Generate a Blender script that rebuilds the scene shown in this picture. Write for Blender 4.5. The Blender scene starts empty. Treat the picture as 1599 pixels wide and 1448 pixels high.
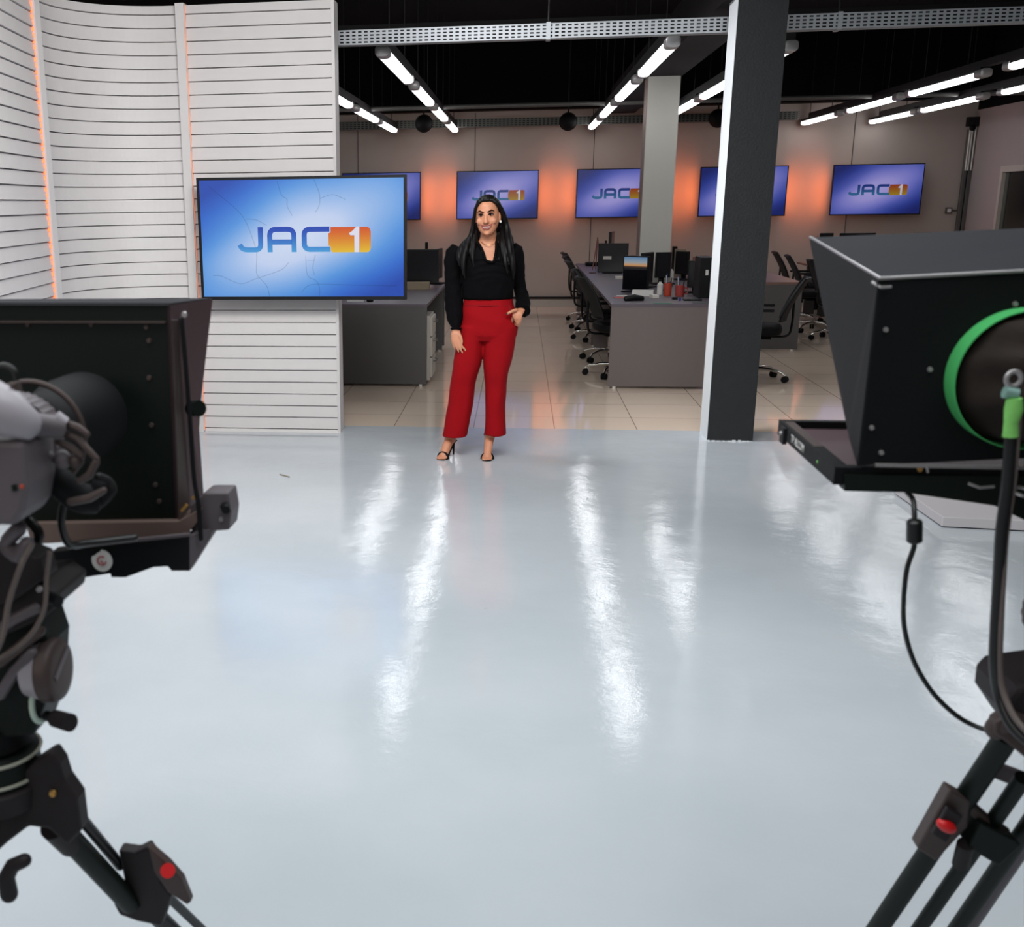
import bpy, bmesh, math, random
from mathutils import Vector, Matrix, noise
random.seed(7)
PI = math.pi
S = bpy.context.scene
COL = S.collection

# ------------------------------------------------------------------ camera
PX, PY, FPX, CAMZ = 549.0, 800.0, 1757.184, 1.65
R = Matrix(((0.9895931307112874, -0.025580536925153812, 0.14160180712001394),
            (0.14330929816955057, 0.2638193898121272, -0.9538667488791648),
            (-0.012956878759316719, 0.9642328379026395, 0.26473978470006865)))
cd = bpy.data.cameras.new('camera'); cam = bpy.data.objects.new('camera', cd); COL.objects.link(cam)
cam.matrix_world = Matrix.Translation((0, 0, CAMZ)) @ R.to_4x4()
cd.sensor_fit = 'HORIZONTAL'; cd.sensor_width = 36.0
cd.lens = FPX / 1599 * 36
cd.shift_x = (799.5 - PX) / 1599
cd.shift_y = (PY - 724) / 1599
cd.clip_start = 0.05
cd.dof.use_dof = True; cd.dof.focus_distance = 7.9; cd.dof.aperture_fstop = 7.0
S.camera = cam

# ------------------------------------------------------------------ view, world
S.view_settings.view_transform = 'Standard'; S.view_settings.look = 'None'
S.view_settings.exposure = 0.0; S.view_settings.gamma = 1.0; S.view_settings.use_curve_mapping = False
wd = bpy.data.worlds.new('world'); S.world = wd; wd.use_nodes = True
wd.node_tree.nodes['Background'].inputs[0].default_value = (0.75, 0.85, 1, 1)
wd.node_tree.nodes['Background'].inputs[1].default_value = 0.08
S.cycles.max_bounces = 8; S.cycles.sample_clamp_indirect = 4.0

def area(name, loc, target, sx, sy, power, color=(1, 1, 1), spread=PI):
    l = bpy.data.lights.new(name, 'AREA'); l.shape = 'RECTANGLE'; l.size = sx; l.size_y = sy
    l.energy = power; l.color = color; l.spread = spread
    o = bpy.data.objects.new(name, l); COL.objects.link(o); o.location = loc
    d = Vector(target) - Vector(loc)
    o.rotation_euler = d.to_track_quat('-Z', 'Y').to_euler()
    return o
# studio ceiling soft lights over the painted floor
area('studio_softlight', (-0.4, 1.2, 3.7), (-0.4, 1.6, 0), 4.6, 2.2, 118, (0.92, 0.98, 1))
area('studio_softlight', (-0.6, 4.2, 3.7), (-0.6, 4.6, 0), 4.6, 2.2, 126, (0.92, 0.98, 1))
area('studio_keylight', (0.9, 3.2, 3.6), (-0.5, 8.0, 1.2), 1.6, 0.8, 36, (1, 0.98, 0.95))
area('studio_side_light', (-1.1, 7.6, 3.6), (1.34, 8.2, 1.3), 0.9, 0.4, 24, (0.96, 0.98, 1), math.radians(70))
area('added_wall_wash', (-0.5, 4.2, 3.55), (-2.6, 8.0, 1.2), 1.4, 0.7, 44, (1, 0.985, 0.97), math.radians(120))  # unseen lamp added to brighten the slatted wall
area('studio_fill', (-1.6, -1.5, 2.6), (-0.4, 8.0, 1.0), 2.0, 1.2, 25, (1, 0.98, 0.96))

# ------------------------------------------------------------------ helpers
def ray(px, py): return R @ Vector((px - PX, -(py - PY), -FPX))
def at(px, py, Y):                     # the point of the place seen at a photo pixel, Y metres into the room
    r = ray(px, py); t = Y / r.y
    return Vector((0, 0, CAMZ)) + r * t
def onz(px, py, z):                    # the same, at height z
    r = ray(px, py); t = (z - CAMZ) / r.z
    return Vector((0, 0, CAMZ)) + r * t

def lin(c):
    c = c / 255.0
    return c / 12.92 if c <= 0.04045 else ((c + 0.055) / 1.055) ** 2.4
def rgb(r, g, b): return (lin(r), lin(g), lin(b), 1)

MATS = {}
def mat(name, col, rough=0.5, metal=0.0, spec=0.5, emit=None, strength=1.0, noise_amt=0.0, noise_scale=20.0, bump=0.0, bump_scale=60.0, coat=0.0, sheen=0.0):
    if name in MATS: return MATS[name]
    m = bpy.data.materials.new(name); m.use_nodes = True
    nt = m.node_tree; b = nt.nodes['Principled BSDF']
    b.inputs['Base Color'].default_value = col
    b.inputs['Roughness'].default_value = rough; b.inputs['Metallic'].default_value = metal
    b.inputs['Specular IOR Level'].default_value = spec
    b.inputs['Coat Weight'].default_value = coat
    b.inputs['Sheen Weight'].default_value = sheen
    if emit:
        b.inputs['Emission Color'].default_value = emit; b.inputs['Emission Strength'].default_value = strength
    tc = nt.nodes.new('ShaderNodeTexCoord')
    if noise_amt:
        n = nt.nodes.new('ShaderNodeTexNoise'); n.inputs['Scale'].default_value = noise_scale; n.inputs['Detail'].default_value = 5
        nt.links.new(tc.outputs['Object'], n.inputs['Vector'])
        mx = nt.nodes.new('ShaderNodeMix'); mx.data_type = 'RGBA'
        mx.inputs['A'].default_value = tuple(x * (1 - noise_amt) for x in col[:3]) + (1,)
        mx.inputs['B'].default_value = tuple(min(1, x * (1 + noise_amt)) for x in col[:3]) + (1,)
        nt.links.new(n.outputs['Fac'], mx.inputs['Factor']); nt.links.new(mx.outputs['Result'], b.inputs['Base Color'])
    if bump:
        n = nt.nodes.new('ShaderNodeTexNoise'); n.inputs['Scale'].default_value = bump_scale; n.inputs['Detail'].default_value = 4
        nt.links.new(tc.outputs['Object'], n.inputs['Vector'])
        bp = nt.nodes.new('ShaderNodeBump'); bp.inputs['Strength'].default_value = bump; bp.inputs['Distance'].default_value = 0.01
        nt.links.new(n.outputs['Fac'], bp.inputs['Height']); nt.links.new(bp.outputs['Normal'], b.inputs['Normal'])
    MATS[name] = m
    return m

def wloc(o):
    v = Vector(o.location)
    while o.parent: o = o.parent; v += Vector(o.location)
    return v
def thing(name, label, cat, loc=(0, 0, 0), group=None):
    o = bpy.data.objects.new(name, None); COL.objects.link(o); o.location = loc
    o.empty_display_size = 0.1; o['label'] = label; o['category'] = cat
    if group: o['group'] = group
    return o
def obj(name, bm, m, parent=None, smooth=False, bevel=0.0, label=None):
    bmesh.ops.recalc_face_normals(bm, faces=bm.faces)
    if bevel:
        es = [e for e in bm.edges if len(e.link_faces) == 2 and e.calc_face_angle(0) > 0.6]
        bmesh.ops.bevel(bm, geom=es, offset=bevel, segments=2, profile=0.5, affect='EDGES', clamp_overlap=True)
    if parent:
        bmesh.ops.translate(bm, vec=-wloc(parent), verts=bm.verts)
    me = bpy.data.meshes.new(name); bm.to_mesh(me); bm.free()
    for mm in (m if isinstance(m, (list, tuple)) else [m]): me.materials.append(mm)
    o = bpy.data.objects.new(name, me); COL.objects.link(o)
    if smooth:
        me.polygons.foreach_set('use_smooth', [True] * len(me.polygons))
        me.set_sharp_from_angle(angle=math.radians(42))
    if parent: o.parent = parent
    if label: o['label'] = label
    return o
def single(name, bm, m, label, cat, group=None, **k):
    o = obj(name, bm, m, None, **k); o['label'] = label; o['category'] = cat
    if group: o['group'] = group
    return o
def struct(name, bm, m, **k):
    o = obj(name, bm, m, k.pop('parent', None), **k)
    if not o.parent: o['kind'] = 'structure'
    return o
def dup(root, loc, rotz=0.0, label=None, group=None):
    r = root.copy(); COL.objects.link(r); r.location = loc; r.rotation_euler = (0, 0, rotz)
    if label: r['label'] = label
    if group: r['group'] = group
    for ch in list(root.children):
        c = ch.copy(); COL.objects.link(c); c.parent = r
        for g in list(ch.children):
            d = g.copy(); COL.objects.link(d); d.parent = c
    return r
def B(): return bmesh.new()
def box(bm, x0, x1, y0, y1, z0, z1, M=None):
    v = [bm.verts.new((x, y, z)) for z in (z0, z1) for y in (y0, y1) for x in (x0, x1)]
    for f in ((0, 1, 3, 2), (4, 6, 7, 5), (0, 4, 5, 1), (2, 3, 7, 6), (0, 2, 6, 4), (1, 5, 7, 3)):
        bm.faces.new([v[i] for i in f])
    if M is not None: bmesh.ops.transform(bm, matrix=M, verts=v)
    return v
def bx(*a, M=None):
    bm = B(); box(bm, *a, M=M); return bm
def loft(bm, rings, cap=True):
    rs = [[bm.verts.new(p) for p in r] for r in rings]
    n = len(rs[0])
    for a, b in zip(rs, rs[1:]):
        for i in range(n): bm.faces.new((a[i], a[(i + 1) % n], b[(i + 1) % n], b[i]))
    if cap:
        bm.faces.new(list(reversed(rs[0]))); bm.faces.new(rs[-1])
    return rs
def tube(bm, pts, r, seg=10, cap=True, flat=1.0, ball=False):
    pts = [Vector(p) for p in pts]; n = len(pts)
    rad = list(r) if isinstance(r, (list, tuple)) else [r] * n
    if ball:
        t0 = (pts[0] - pts[1]).normalized(); t1 = (pts[-1] - pts[-2]).normalized()
        P0, P1, r0, r1 = pts[0], pts[-1], rad[0], rad[-1]
        a = [(P0 + t0 * r0 * math.sin(k), r0 * math.cos(k)) for k in (1.35, 0.9, 0.45)]
        b = [(P1 + t1 * r1 * math.sin(k), r1 * math.cos(k)) for k in (0.45, 0.9, 1.35)]
        pts = [x[0] for x in a] + pts + [x[0] for x in b]; rad = [x[1] for x in a] + rad + [x[1] for x in b]; n = len(pts)
    tg = []
    for i in range(n):
        a = pts[max(0, i - 1)]; b = pts[min(n - 1, i + 1)]
        tg.append((b - a).normalized())
    up = Vector((0, 0, 1)) if abs(tg[0].z) < 0.9 else Vector((0, 1, 0))
    nx = tg[0].cross(up).normalized()
    rings = []
    for i in range(n):
        nx = (nx - tg[i] * nx.dot(tg[i])).normalized(); ny = tg[i].cross(nx)
        rings.append([pts[i] + rad[i] * (nx * math.cos(2 * PI * k / seg) + ny * flat * math.sin(2 * PI * k / seg)) for k in range(seg)])
    return loft(bm, rings, cap)
def cyl(bm, a, b, r, r2=None, seg=20): return tube(bm, [a, b], [r, r if r2 is None else r2], seg)
def spline(pts, n=8):
    P = [Vector(p) for p in pts]; P = [P[0] * 2 - P[1]] + P + [P[-1] * 2 - P[-2]]; out = []
    for i in range(1, len(P) - 2):
        for k in range(n):
            t = k / n
            out.append(0.5 * ((2 * P[i]) + (P[i + 1] - P[i - 1]) * t + (2 * P[i - 1] - 5 * P[i] + 4 * P[i + 1] - P[i + 2]) * t * t
                              + (3 * P[i] - P[i - 1] - 3 * P[i + 1] + P[i + 2]) * t ** 3))
    out.append(P[-2]); return out
def prism(bm, poly, vec):              # a polygon (3D points) pushed along vec
    vec = Vector(vec)
    a = [bm.verts.new(p) for p in poly]; b = [bm.verts.new(Vector(p) + vec) for p in poly]
    n = len(a); bm.faces.new(a); bm.faces.new(list(reversed(b)))
    for i in range(n): bm.faces.new((a[i], b[i], b[(i + 1) % n], a[(i + 1) % n]))
def ball(bm, c, rx, ry=None, rz=None, M=None, seg=16):
    ry = rx if ry is None else ry; rz = rx if rz is None else rz
    ret = bmesh.ops.create_uvsphere(bm, u_segments=seg, v_segments=max(6, seg // 2 + 2), radius=1)
    T = Matrix.Translation(c) @ (M.to_4x4() if M else Matrix.Identity(4)) @ Matrix.Diagonal((rx, ry, rz, 1))
    bmesh.ops.transform(bm, matrix=T, verts=ret['verts'])
def torus(bm, c, Rr, r, ax=(0, 0, 1), seg=40, s2=8, a0=0, a1=2 * PI):
    ax = Vector(ax).normalized(); u = ax.orthogonal().normalized(); v = ax.cross(u); c = Vector(c)
    full = abs(a1 - a0 - 2 * PI) < 1e-6
    rings = []
    for i in range(seg if full else seg + 1):
        t = a0 + (a1 - a0) * i / seg; d = u * math.cos(t) + v * math.sin(t)
        rings.append([bm.verts.new(c + d * (Rr + r * math.cos(2 * PI * k / s2)) + ax * r * math.sin(2 * PI * k / s2)) for k in range(s2)])
    m = len(rings)
    for i in range(m if full else m - 1):
        a, b = rings[i], rings[(i + 1) % m]
        for k in range(s2): bm.faces.new((a[k], a[(k + 1) % s2], b[(k + 1) % s2], b[k]))
def remeshed(bm, voxel, smooth=6):     # the union of overlapping closed shapes as one continuous surface
    bmesh.ops.recalc_face_normals(bm, faces=bm.faces)
    me = bpy.data.meshes.new('tmp'); bm.to_mesh(me); bm.free()
    o = bpy.data.objects.new('tmp', me); COL.objects.link(o)
    m = o.modifiers.new('r', 'REMESH'); m.mode = 'VOXEL'; m.voxel_size = voxel
    if smooth:
        s = o.modifiers.new('s', 'SMOOTH'); s.iterations = smooth; s.factor = 0.5
    bpy.context.view_layer.update()
    dg = bpy.context.evaluated_depsgraph_get()
    m2 = bpy.data.meshes.new_from_object(o.evaluated_get(dg))
    out = B(); out.from_mesh(m2)
    bpy.data.objects.remove(o); bpy.data.meshes.remove(me); bpy.data.meshes.remove(m2)
    return out
def text_bm(body, size, M, depth=0.0006):
    c = bpy.data.curves.new('t', 'FONT'); c.body = body; c.size = size; c.extrude = depth; c.align_x = 'CENTER'; c.align_y = 'CENTER'
    o = bpy.data.objects.new('t', c); COL.objects.link(o); bpy.context.view_layer.update()
    me = bpy.data.meshes.new_from_object(o.evaluated_get(bpy.context.evaluated_depsgraph_get()))
    bm = B(); bm.from_mesh(me); bmesh.ops.transform(bm, matrix=M, verts=bm.verts)
    bpy.data.objects.remove(o); bpy.data.curves.remove(c); bpy.data.meshes.remove(me); return bm

# ------------------------------------------------------------------ materials
M_blackceil = mat('black_painted_ceiling', rgb(8, 7, 9), 0.9, spec=.1, noise_amt=0.3, noise_scale=2)
M_wall = mat('grey_beige_wall_paint', rgb(172, 160, 152), 0.65, noise_amt=0.03, noise_scale=3)
M_rwall = mat('mauve_grey_wall_paint', rgb(160, 150, 149), 0.65, noise_amt=0.03, noise_scale=3)
M_slat = mat('white_slat_board', rgb(200, 195, 194), 0.55, noise_amt=0.04, noise_scale=9)
M_colw = mat('white_pillar_paint', rgb(214, 217, 220), 0.6, bump=0.2, bump_scale=60)
M_colp = mat('pale_pillar_paint', rgb(190, 188, 180), 0.6, bump=0.1, bump_scale=40)
M_cold = mat('charcoal_pillar_paint', rgb(42, 43, 44), 0.8, spec=.25, noise_amt=0.12, noise_scale=14, bump=0.35, bump_scale=70)
M_galv = mat('galvanised_steel', rgb(150, 153, 157), 0.5, 0.4, noise_amt=0.06, noise_scale=8)
M_dkmetal = mat('dark_steel', rgb(22, 21, 23), 0.6, 0.2, spec=.3)
M_grey = mat('grey_steel_pipe', rgb(90, 88, 86), 0.5, 0.3)
M_cap = mat('silver_lamp_cap', rgb(175, 172, 172), 0.35, 0.3)
M_tube = mat('lit_lamp_diffuser', (1, 1, 1, 1), 0.5, emit=(0.97, 0.98, 1, 1), strength=8.5)
M_led = mat('orange_led', (1, 0.3, 0.1, 1), 0.5, emit=(1, 0.17, 0.04, 1), strength=3.0)
M_bezel = mat('black_plastic', rgb(9, 10, 13), 0.45, spec=.3)
M_black = mat('matt_black', rgb(9, 9, 11), 0.7, spec=.2, noise_amt=0.2)
M_blackm = mat('black_powder_coat', rgb(8, 9, 12), 0.6, spec=.2, bump=0.15, bump_scale=200)
M_green_black = mat('greenish_black_coat', rgb(5, 15, 9), 0.55, spec=.25)
M_redrefl = mat('black_sheet_red_reflection', rgb(52, 24, 30), 0.55, spec=.3, noise_amt=0.25, noise_scale=6)  # dark sheet with the reflected red light mixed into its colour
M_hoodtop = mat('dark_slate_sheet', rgb(19, 18, 26), 0.75, spec=.25, noise_amt=0.15, noise_scale=12)
M_hoodside = mat('dark_grey_sheet', rgb(19, 19, 21), 0.65, spec=.3, noise_amt=0.1, noise_scale=8)
M_alu = mat('bare_aluminium_edge', rgb(165, 160, 160), 0.35, 0.6)
M_brnm = mat('bronze_grey_cast_metal', rgb(74, 62, 60), 0.5, 0.2, spec=.3, noise_amt=0.15)
M_drkcast = mat('dark_cast_metal', rgb(34, 28, 30), 0.6, 0.1, spec=.3, noise_amt=0.15)
M_camg = mat('grey_camera_shell', rgb(92, 84, 88), 0.5, noise_amt=0.06)
M_caml = mat('light_grey_camera_shell', rgb(160, 154, 160), 0.4)
M_red = mat('red_plastic', rgb(205, 22, 26), 0.4)
M_redcl = mat('red_crepe_cloth', rgb(146, 6, 16), 0.85, spec=.15, noise_amt=0.05, noise_scale=9, bump=0.15, bump_scale=30)
M_blk_cl = mat('black_satin_cloth', rgb(5, 4, 6), 0.85, spec=.1, bump=0.3, bump_scale=18)
M_skin = mat('skin', rgb(198, 134, 102), 0.55, noise_amt=0.04, noise_scale=30)
M_hair = mat('black_hair', rgb(8, 5, 5), 0.5, spec=.2)
M_lip = mat('rose_lips', rgb(150, 76, 68), 0.5)
M_teeth = mat('teeth', rgb(205, 178, 170), 0.5)
M_eyew = mat('eye_white', rgb(175, 150, 138), 0.6, spec=.2)
M_eyed = mat('dark_brown_iris', rgb(18, 9, 7), 0.7, spec=.1)
M_brow = mat('dark_eyebrow', rgb(38, 18, 13), 0.8, spec=.1)
M_nail = mat('dark_red_nail', rgb(60, 12, 18), 0.25)
M_gold = mat('gold', rgb(190, 145, 80), 0.35, 0.8)
M_pearl = mat('pearl', rgb(240, 235, 230), 0.25)
M_desk = mat('dark_grey_laminate', rgb(84, 82, 82), 0.5, noise_amt=0.04)
M_deskm = mat('warm_grey_laminate', rgb(108, 99, 97), 0.5, noise_amt=0.04)
M_top = mat('grey_desktop_laminate', rgb(92, 84, 92), 0.4, noise_amt=0.04)
M_brntop = mat('brown_desktop', rgb(120, 92, 84), 0.4)
M_chrome = mat('chrome', rgb(200, 196, 190), 0.15, 1.0)
M_white = mat('white_plastic', rgb(215, 212, 208), 0.45)
M_offwhite = mat('off_white_laminate', rgb(180, 174, 166), 0.5)
M_paper = mat('paper', rgb(205, 200, 192), 0.8)
M_cardb = mat('beige_cardboard', rgb(140, 125, 105), 0.8)
M_pink = mat('dusty_pink_card', rgb(130, 88, 80), 0.7)
M_greenp = mat('green_folder', rgb(28, 110, 82), 0.6)
M_terr = mat('red_ceramic', rgb(165, 66, 62), 0.35)
M_orr = mat('orange_red_plastic', rgb(185, 70, 50), 0.4)
M_blue = mat('blue_plastic', rgb(35, 60, 130), 0.4)
M_grnband = mat('green_velcro', rgb(66, 170, 92), 0.7, noise_amt=0.1)
M_grntape = mat('green_yellow_tape', rgb(120, 190, 95), 0.6, noise_amt=0.25, noise_scale=60)
M_cloth = mat('dark_shroud_cloth', rgb(42, 36, 33), 0.95, spec=.1, bump=0.5, bump_scale=12)
M_rubber = mat('black_rubber', rgb(12, 12, 12), 0.4)
M_greycab = mat('grey_brown_cable', rgb(95, 84, 80), 0.5)
M_plat = mat('white_platform_board', rgb(196, 190, 192), 0.55)
M_glassdk = mat('dark_door_glass', rgb(30, 30, 27), 0.15)
M_doorf = mat('grey_green_aluminium', rgb(92, 96, 88), 0.4, 0.4)
M_purp = mat('matt_purple_brown_screen', rgb(86, 66, 72), 0.35)

# painted epoxy floor: glossy pale blue-grey with roller texture and small scuffs
def floor_mat():
    m = bpy.data.materials.new('glossy_pale_epoxy'); m.use_nodes = True; nt = m.node_tree; b = nt.nodes['Principled BSDF']
    tc = nt.nodes.new('ShaderNodeTexCoord'); L = nt.links.new
    n1 = nt.nodes.new('ShaderNodeTexNoise'); n1.inputs['Scale'].default_value = 1.3; n1.inputs['Detail'].default_value = 4
    cr = nt.nodes.new('ShaderNodeValToRGB'); cr.color_ramp.elements[0].position = .3; cr.color_ramp.elements[1].position = .7
    cr.color_ramp.elements[0].color = rgb(186, 192, 198); cr.color_ramp.elements[1].color = rgb(196, 201, 206)
    L(tc.outputs['Object'], n1.inputs['Vector']); L(n1.outputs['Fac'], cr.inputs['Fac'])
    n2 = nt.nodes.new('ShaderNodeTexNoise'); n2.inputs['Scale'].default_value = 7; n2.inputs['Detail'].default_value = 3
    c2 = nt.nodes.new('ShaderNodeValToRGB'); c2.color_ramp.elements[0].position = .765; c2.color_ramp.elements[1].position = .80
    L(tc.outputs['Object'], n2.inputs['Vector']); L(n2.outputs['Fac'], c2.inputs['Fac'])
    mx = nt.nodes.new('ShaderNodeMix'); mx.data_type = 'RGBA'; mx.inputs['B'].default_value = rgb(165, 165, 165)
    L(c2.outputs['Color'], mx.inputs['Factor']); L(cr.outputs['Color'], mx.inputs['A']); L(mx.outputs['Result'], b.inputs['Base Color'])
    b.inputs['Roughness'].default_value = 0.085
    n3 = nt.nodes.new('ShaderNodeTexNoise'); n3.inputs['Scale'].default_value = 34; n3.inputs['Detail'].default_value = 5; n3.inputs['Roughness'].default_value = 0.6
    n4 = nt.nodes.new('ShaderNodeTexNoise'); n4.inputs['Scale'].default_value = 3.5; n4.inputs['Detail'].default_value = 2
    L(tc.outputs['Object'], n3.inputs['Vector']); L(tc.outputs['Object'], n4.inputs['Vector'])
    b1 = nt.nodes.new('ShaderNodeBump'); b1.inputs['Strength'].default_value = 0.28; b1.inputs['Distance'].default_value = 0.0022
    b2 = nt.nodes.new('ShaderNodeBump'); b2.inputs['Strength'].default_value = 0.5; b2.inputs['Distance'].default_value = 0.006
    L(n3.outputs['Fac'], b1.inputs['Height']); L(n4.outputs['Fac'], b2.inputs['Height']); L(b2.outputs['Normal'], b1.inputs['Normal'])
    L(b1.outputs['Normal'], b.inputs['Normal'])
    return m
def tile_mat():
    m = bpy.data.materials.new('polished_beige_tile'); m.use_nodes = True; nt = m.node_tree; b = nt.nodes['Principled BSDF']
    tc = nt.nodes.new('ShaderNodeTexCoord'); L = nt.links.new
    mp = nt.nodes.new('ShaderNodeMapping'); mp.inputs['Location'].default_value = (0.31, 0.15, 0)
    br = nt.nodes.new('ShaderNodeTexBrick'); br.offset = 0; br.inputs['Scale'].default_value = 1
    br.inputs['Brick Width'].default_value = 0.605; br.inputs['Row Height'].default_value = 0.605; br.inputs['Mortar Size'].default_value = 0.0035
    br.inputs['Color1'].default_value = rgb(226, 206, 188); br.inputs['Color2'].default_value = rgb(221, 201, 183); br.inputs['Mortar'].default_value = rgb(140, 122, 108)
    L(tc.outputs['Object'], mp.inputs['Vector']); L(mp.outputs['Vector'], br.inputs['Vector']); L(br.outputs['Color'], b.inputs['Base Color'])
    b.inputs['Roughness'].default_value = 0.08; b.inputs['Specular IOR Level'].default_value = 0.4
    return m

# ------------------------------------------------------------------ room shell
YB, XR, YE = 18.6, 6.6, 8.43
struct('floor', bx(-6.5, 6.6, -3.0, YE, -0.1, 0.0), floor_mat())
struct('floor_tiled', bx(-6.5, 6.7, YE, YB + 0.1, -0.1, 0.0), tile_mat())
struct('ceiling', bx(-6.5, 6.7, -3.0, YB + 0.1, 3.95, 4.05), M_blackceil)
struct('wall_back', bx(-6.5, XR + 0.1, YB, YB + 0.12, 0.0, 3.0), M_wall)
bm = bx(-6.5, XR, YB - 0.35, YB, 3.0, 3.95)
struct('wall_back_upper', bm, M_blackceil)
bm = B(); box(bm, XR, XR + 0.12, -3, 16.2, 0, 2.85); box(bm, XR, XR + 0.12, 17.42, YB, 0, 2.85); box(bm, XR, XR + 0.12, 16.2, 17.42, 2.03, 2.85)
struct('wall_right', bm, M_rwall)
struct('wall_right_upper', bx(XR, XR + 0.12, -3, YB, 2.85, 3.95), M_blackceil)
struct('wall_left', bx(-6.62, -6.5, -3, YB, 0, 3.95), M_rwall)
struct('wall_front', bx(-6.5, 6.7, -3.12, -3.0, 0, 3.95), M_rwall)
bm = bx(-6.4, XR - 0.02, YB - 0.02, YB, 0.0, 0.12)
bb = struct('baseboard_back', bm, M_offwhite)
bm = B()
for x in (-4.42, -2.578, -0.728, 1.10, 3.02, 4.907): box(bm, x - .006, x + .006, YB - 0.006, YB, 0.17, 2.98)
struct('trim_wall_joints', bm, mat('wall_joint', rgb(96, 86, 80), .8))
# dark cable trunking low on the back wall
single('wall_trunking', bx(-3.4, 6.3, YB - 0.035, YB - 0.001, 0.135, 0.165), M_dkmetal, 'thin dark cable trunking running low along the back wall above the skirting', 'trunking')
# door in the right wall
bm = B(); box(bm, XR - .03, XR + .13, 17.34, 17.42, 0, 2.03); box(bm, XR - .03, XR + .13, 16.2, 16.27, 0, 2.03); box(bm, XR - .03, XR + .13, 16.27, 17.34, 1.95, 2.03)
d1 = struct('door_1', bm, M_offwhite)
obj('door_glass', bx(XR + .03, XR + .06, 16.27, 17.34, 0, 1.95), M_glassdk, d1)
obj('door_stile', bx(XR + .02, XR + .07, 17.24, 17.34, 0, 1.95), M_doorf, d1)

# ------------------------------------------------------------------ white lapped slat walls of the set
P_, Z0_, ZT_ = 0.0877, 0.0247, 2.98
def slat_wall(name, path, label, closed_end=None):
    # path: list of (x, y, nx, ny); normals towards the studio
    bm = B(); n = len(path)
    prof = [(0.0, 0.0)]
    zs = []
    z = Z0_; zs.append((0.0, 0.018)); 
    prof = [(0.0, 0.024)]
    while z < ZT_ - 0.01:
        prof += [(z, 0.013), (z + 0.0005, -0.012), (z + 0.0060, -0.012), (z + 0.0065, 0.026)]
        z += P_
    prof.append((ZT_, 0.014))
    cols = []
    for (x, y, nx, ny) in path:
        cols.append([bm.verts.new((x + nx * o, y + ny * o, zz)) for zz, o in prof])
    for a, b in zip(cols, cols[1:]):
        for i in range(len(prof) - 1): bm.faces.new((a[i], b[i], b[i + 1], a[i + 1]))
    # back and edges give the panel its thickness
    bk = [[bm.verts.new((x - nx * .10, y - ny * .10, zz)) for zz in (0, ZT_)] for (x, y, nx, ny) in path]
    for a, b in zip(bk, bk[1:]): bm.faces.new((a[0], a[1], b[1], b[0]))
    for i in range(n - 1):
        bm.faces.new((cols[i][-1], cols[i + 1][-1], bk[i + 1][1], bk[i][1]))
        bm.faces.new((cols[i][0], bk[i][0], bk[i + 1][0], cols[i + 1][0]))
    for c, k in ((cols[0], bk[0]), (cols[-1], bk[-1])): bm.faces.new(c + [k[1], k[0]])
    return single(name, bm, M_slat, label, 'slatted wall')
YF = 8.16
slat_wall('slatted_wall_panel', [(-1.30, YF, 0, -1), (-2.32, YF, 0, -1)], 'flat white horizontal-slat set wall directly behind the large television')
def bez(t):
    a, b, c, d = Vector((-2.385, YF)), Vector((-2.86, YF)), Vector((-3.16, 7.82)), Vector((-3.095, 7.345))
    p = a * (1 - t) ** 3 + b * 3 * t * (1 - t) ** 2 + c * 3 * t * t * (1 - t) + d * t ** 3
    q = (b - a) * 3 * (1 - t) ** 2 + (c - b) * 6 * t * (1 - t) + (d - c) * 3 * t * t
    q.normalize(); return (p.x, p.y, -q.y, q.x)
pth = [bez(i / 28) for i in range(29)]
if pth[0][3] > 0: pth = [(x, y, -a, -b) for x, y, a, b in pth]
slat_wall('curved_slatted_wall_panel', pth, 'curved white horizontal-slat set wall between the two vertical trims')
d = Vector((0.14, -1)).normalized(); nrm = Vector((1, .14)).normalized(); a = Vector((-3.085, 7.26))
slat_wall('side_slatted_wall_panel', [(a.x, a.y, nrm.x, nrm.y), ((a + d * 5.6).x, (a + d * 5.6).y, nrm.x, nrm.y)], 'white horizontal-slat set wall at the far left edge running toward the camera')
bm = bx(-1.305, -1.283, YF - 0.022, YF + 0.14, 0, ZT_)
single('panel_end_board', bm, M_slat, 'thin white edge board closing the right end of the slatted wall beside the newsroom', 'edge board')
def led_trim(label, x, y, w, dpt, ang, side, strength, dotted):
    t = thing('vertical_wall_trim', label, 'wall trim', (x, y, 0))
    Mx = Matrix.Translation((x, y, 0)) @ Matrix.Rotation(ang, 4, 'Z')
    obj('trim_post', bx(-w / 2, w / 2, -dpt, 0.10, 0, ZT_ + .01, M=Mx), M_slat, t)
    bm = B()
    if dotted:
        z = 0.02
        while z < ZT_ - .03:
            box(bm, side * (w / 2) - .005, side * (w / 2) + .008 * side + .003, -dpt + .014, -dpt + .030, z, z + .026, M=Mx); z += 0.036
    else: box(bm, side * (w / 2) - .002, side * (w / 2) + .002, -dpt + .016, -dpt + .024, 0.01, ZT_, M=Mx)
    obj('led_strip', bm, mat('orange_led_%d' % strength, (1, .35, .15, 1), .5, emit=(1, .22, .08, 1), strength=strength / 10), t, label='orange light strip')
    return t
led_trim('white vertical wall trim behind the television with a faint orange glow, right of the curved slats', -2.352, YF, 0.062, 0.055, 0, 1, 6, False)
led_trim('white vertical wall trim with a bright dotted orange light strip at the far left', -3.085, 7.30, 0.060, 0.05, math.radians(82), -1, 11, True)

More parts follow.
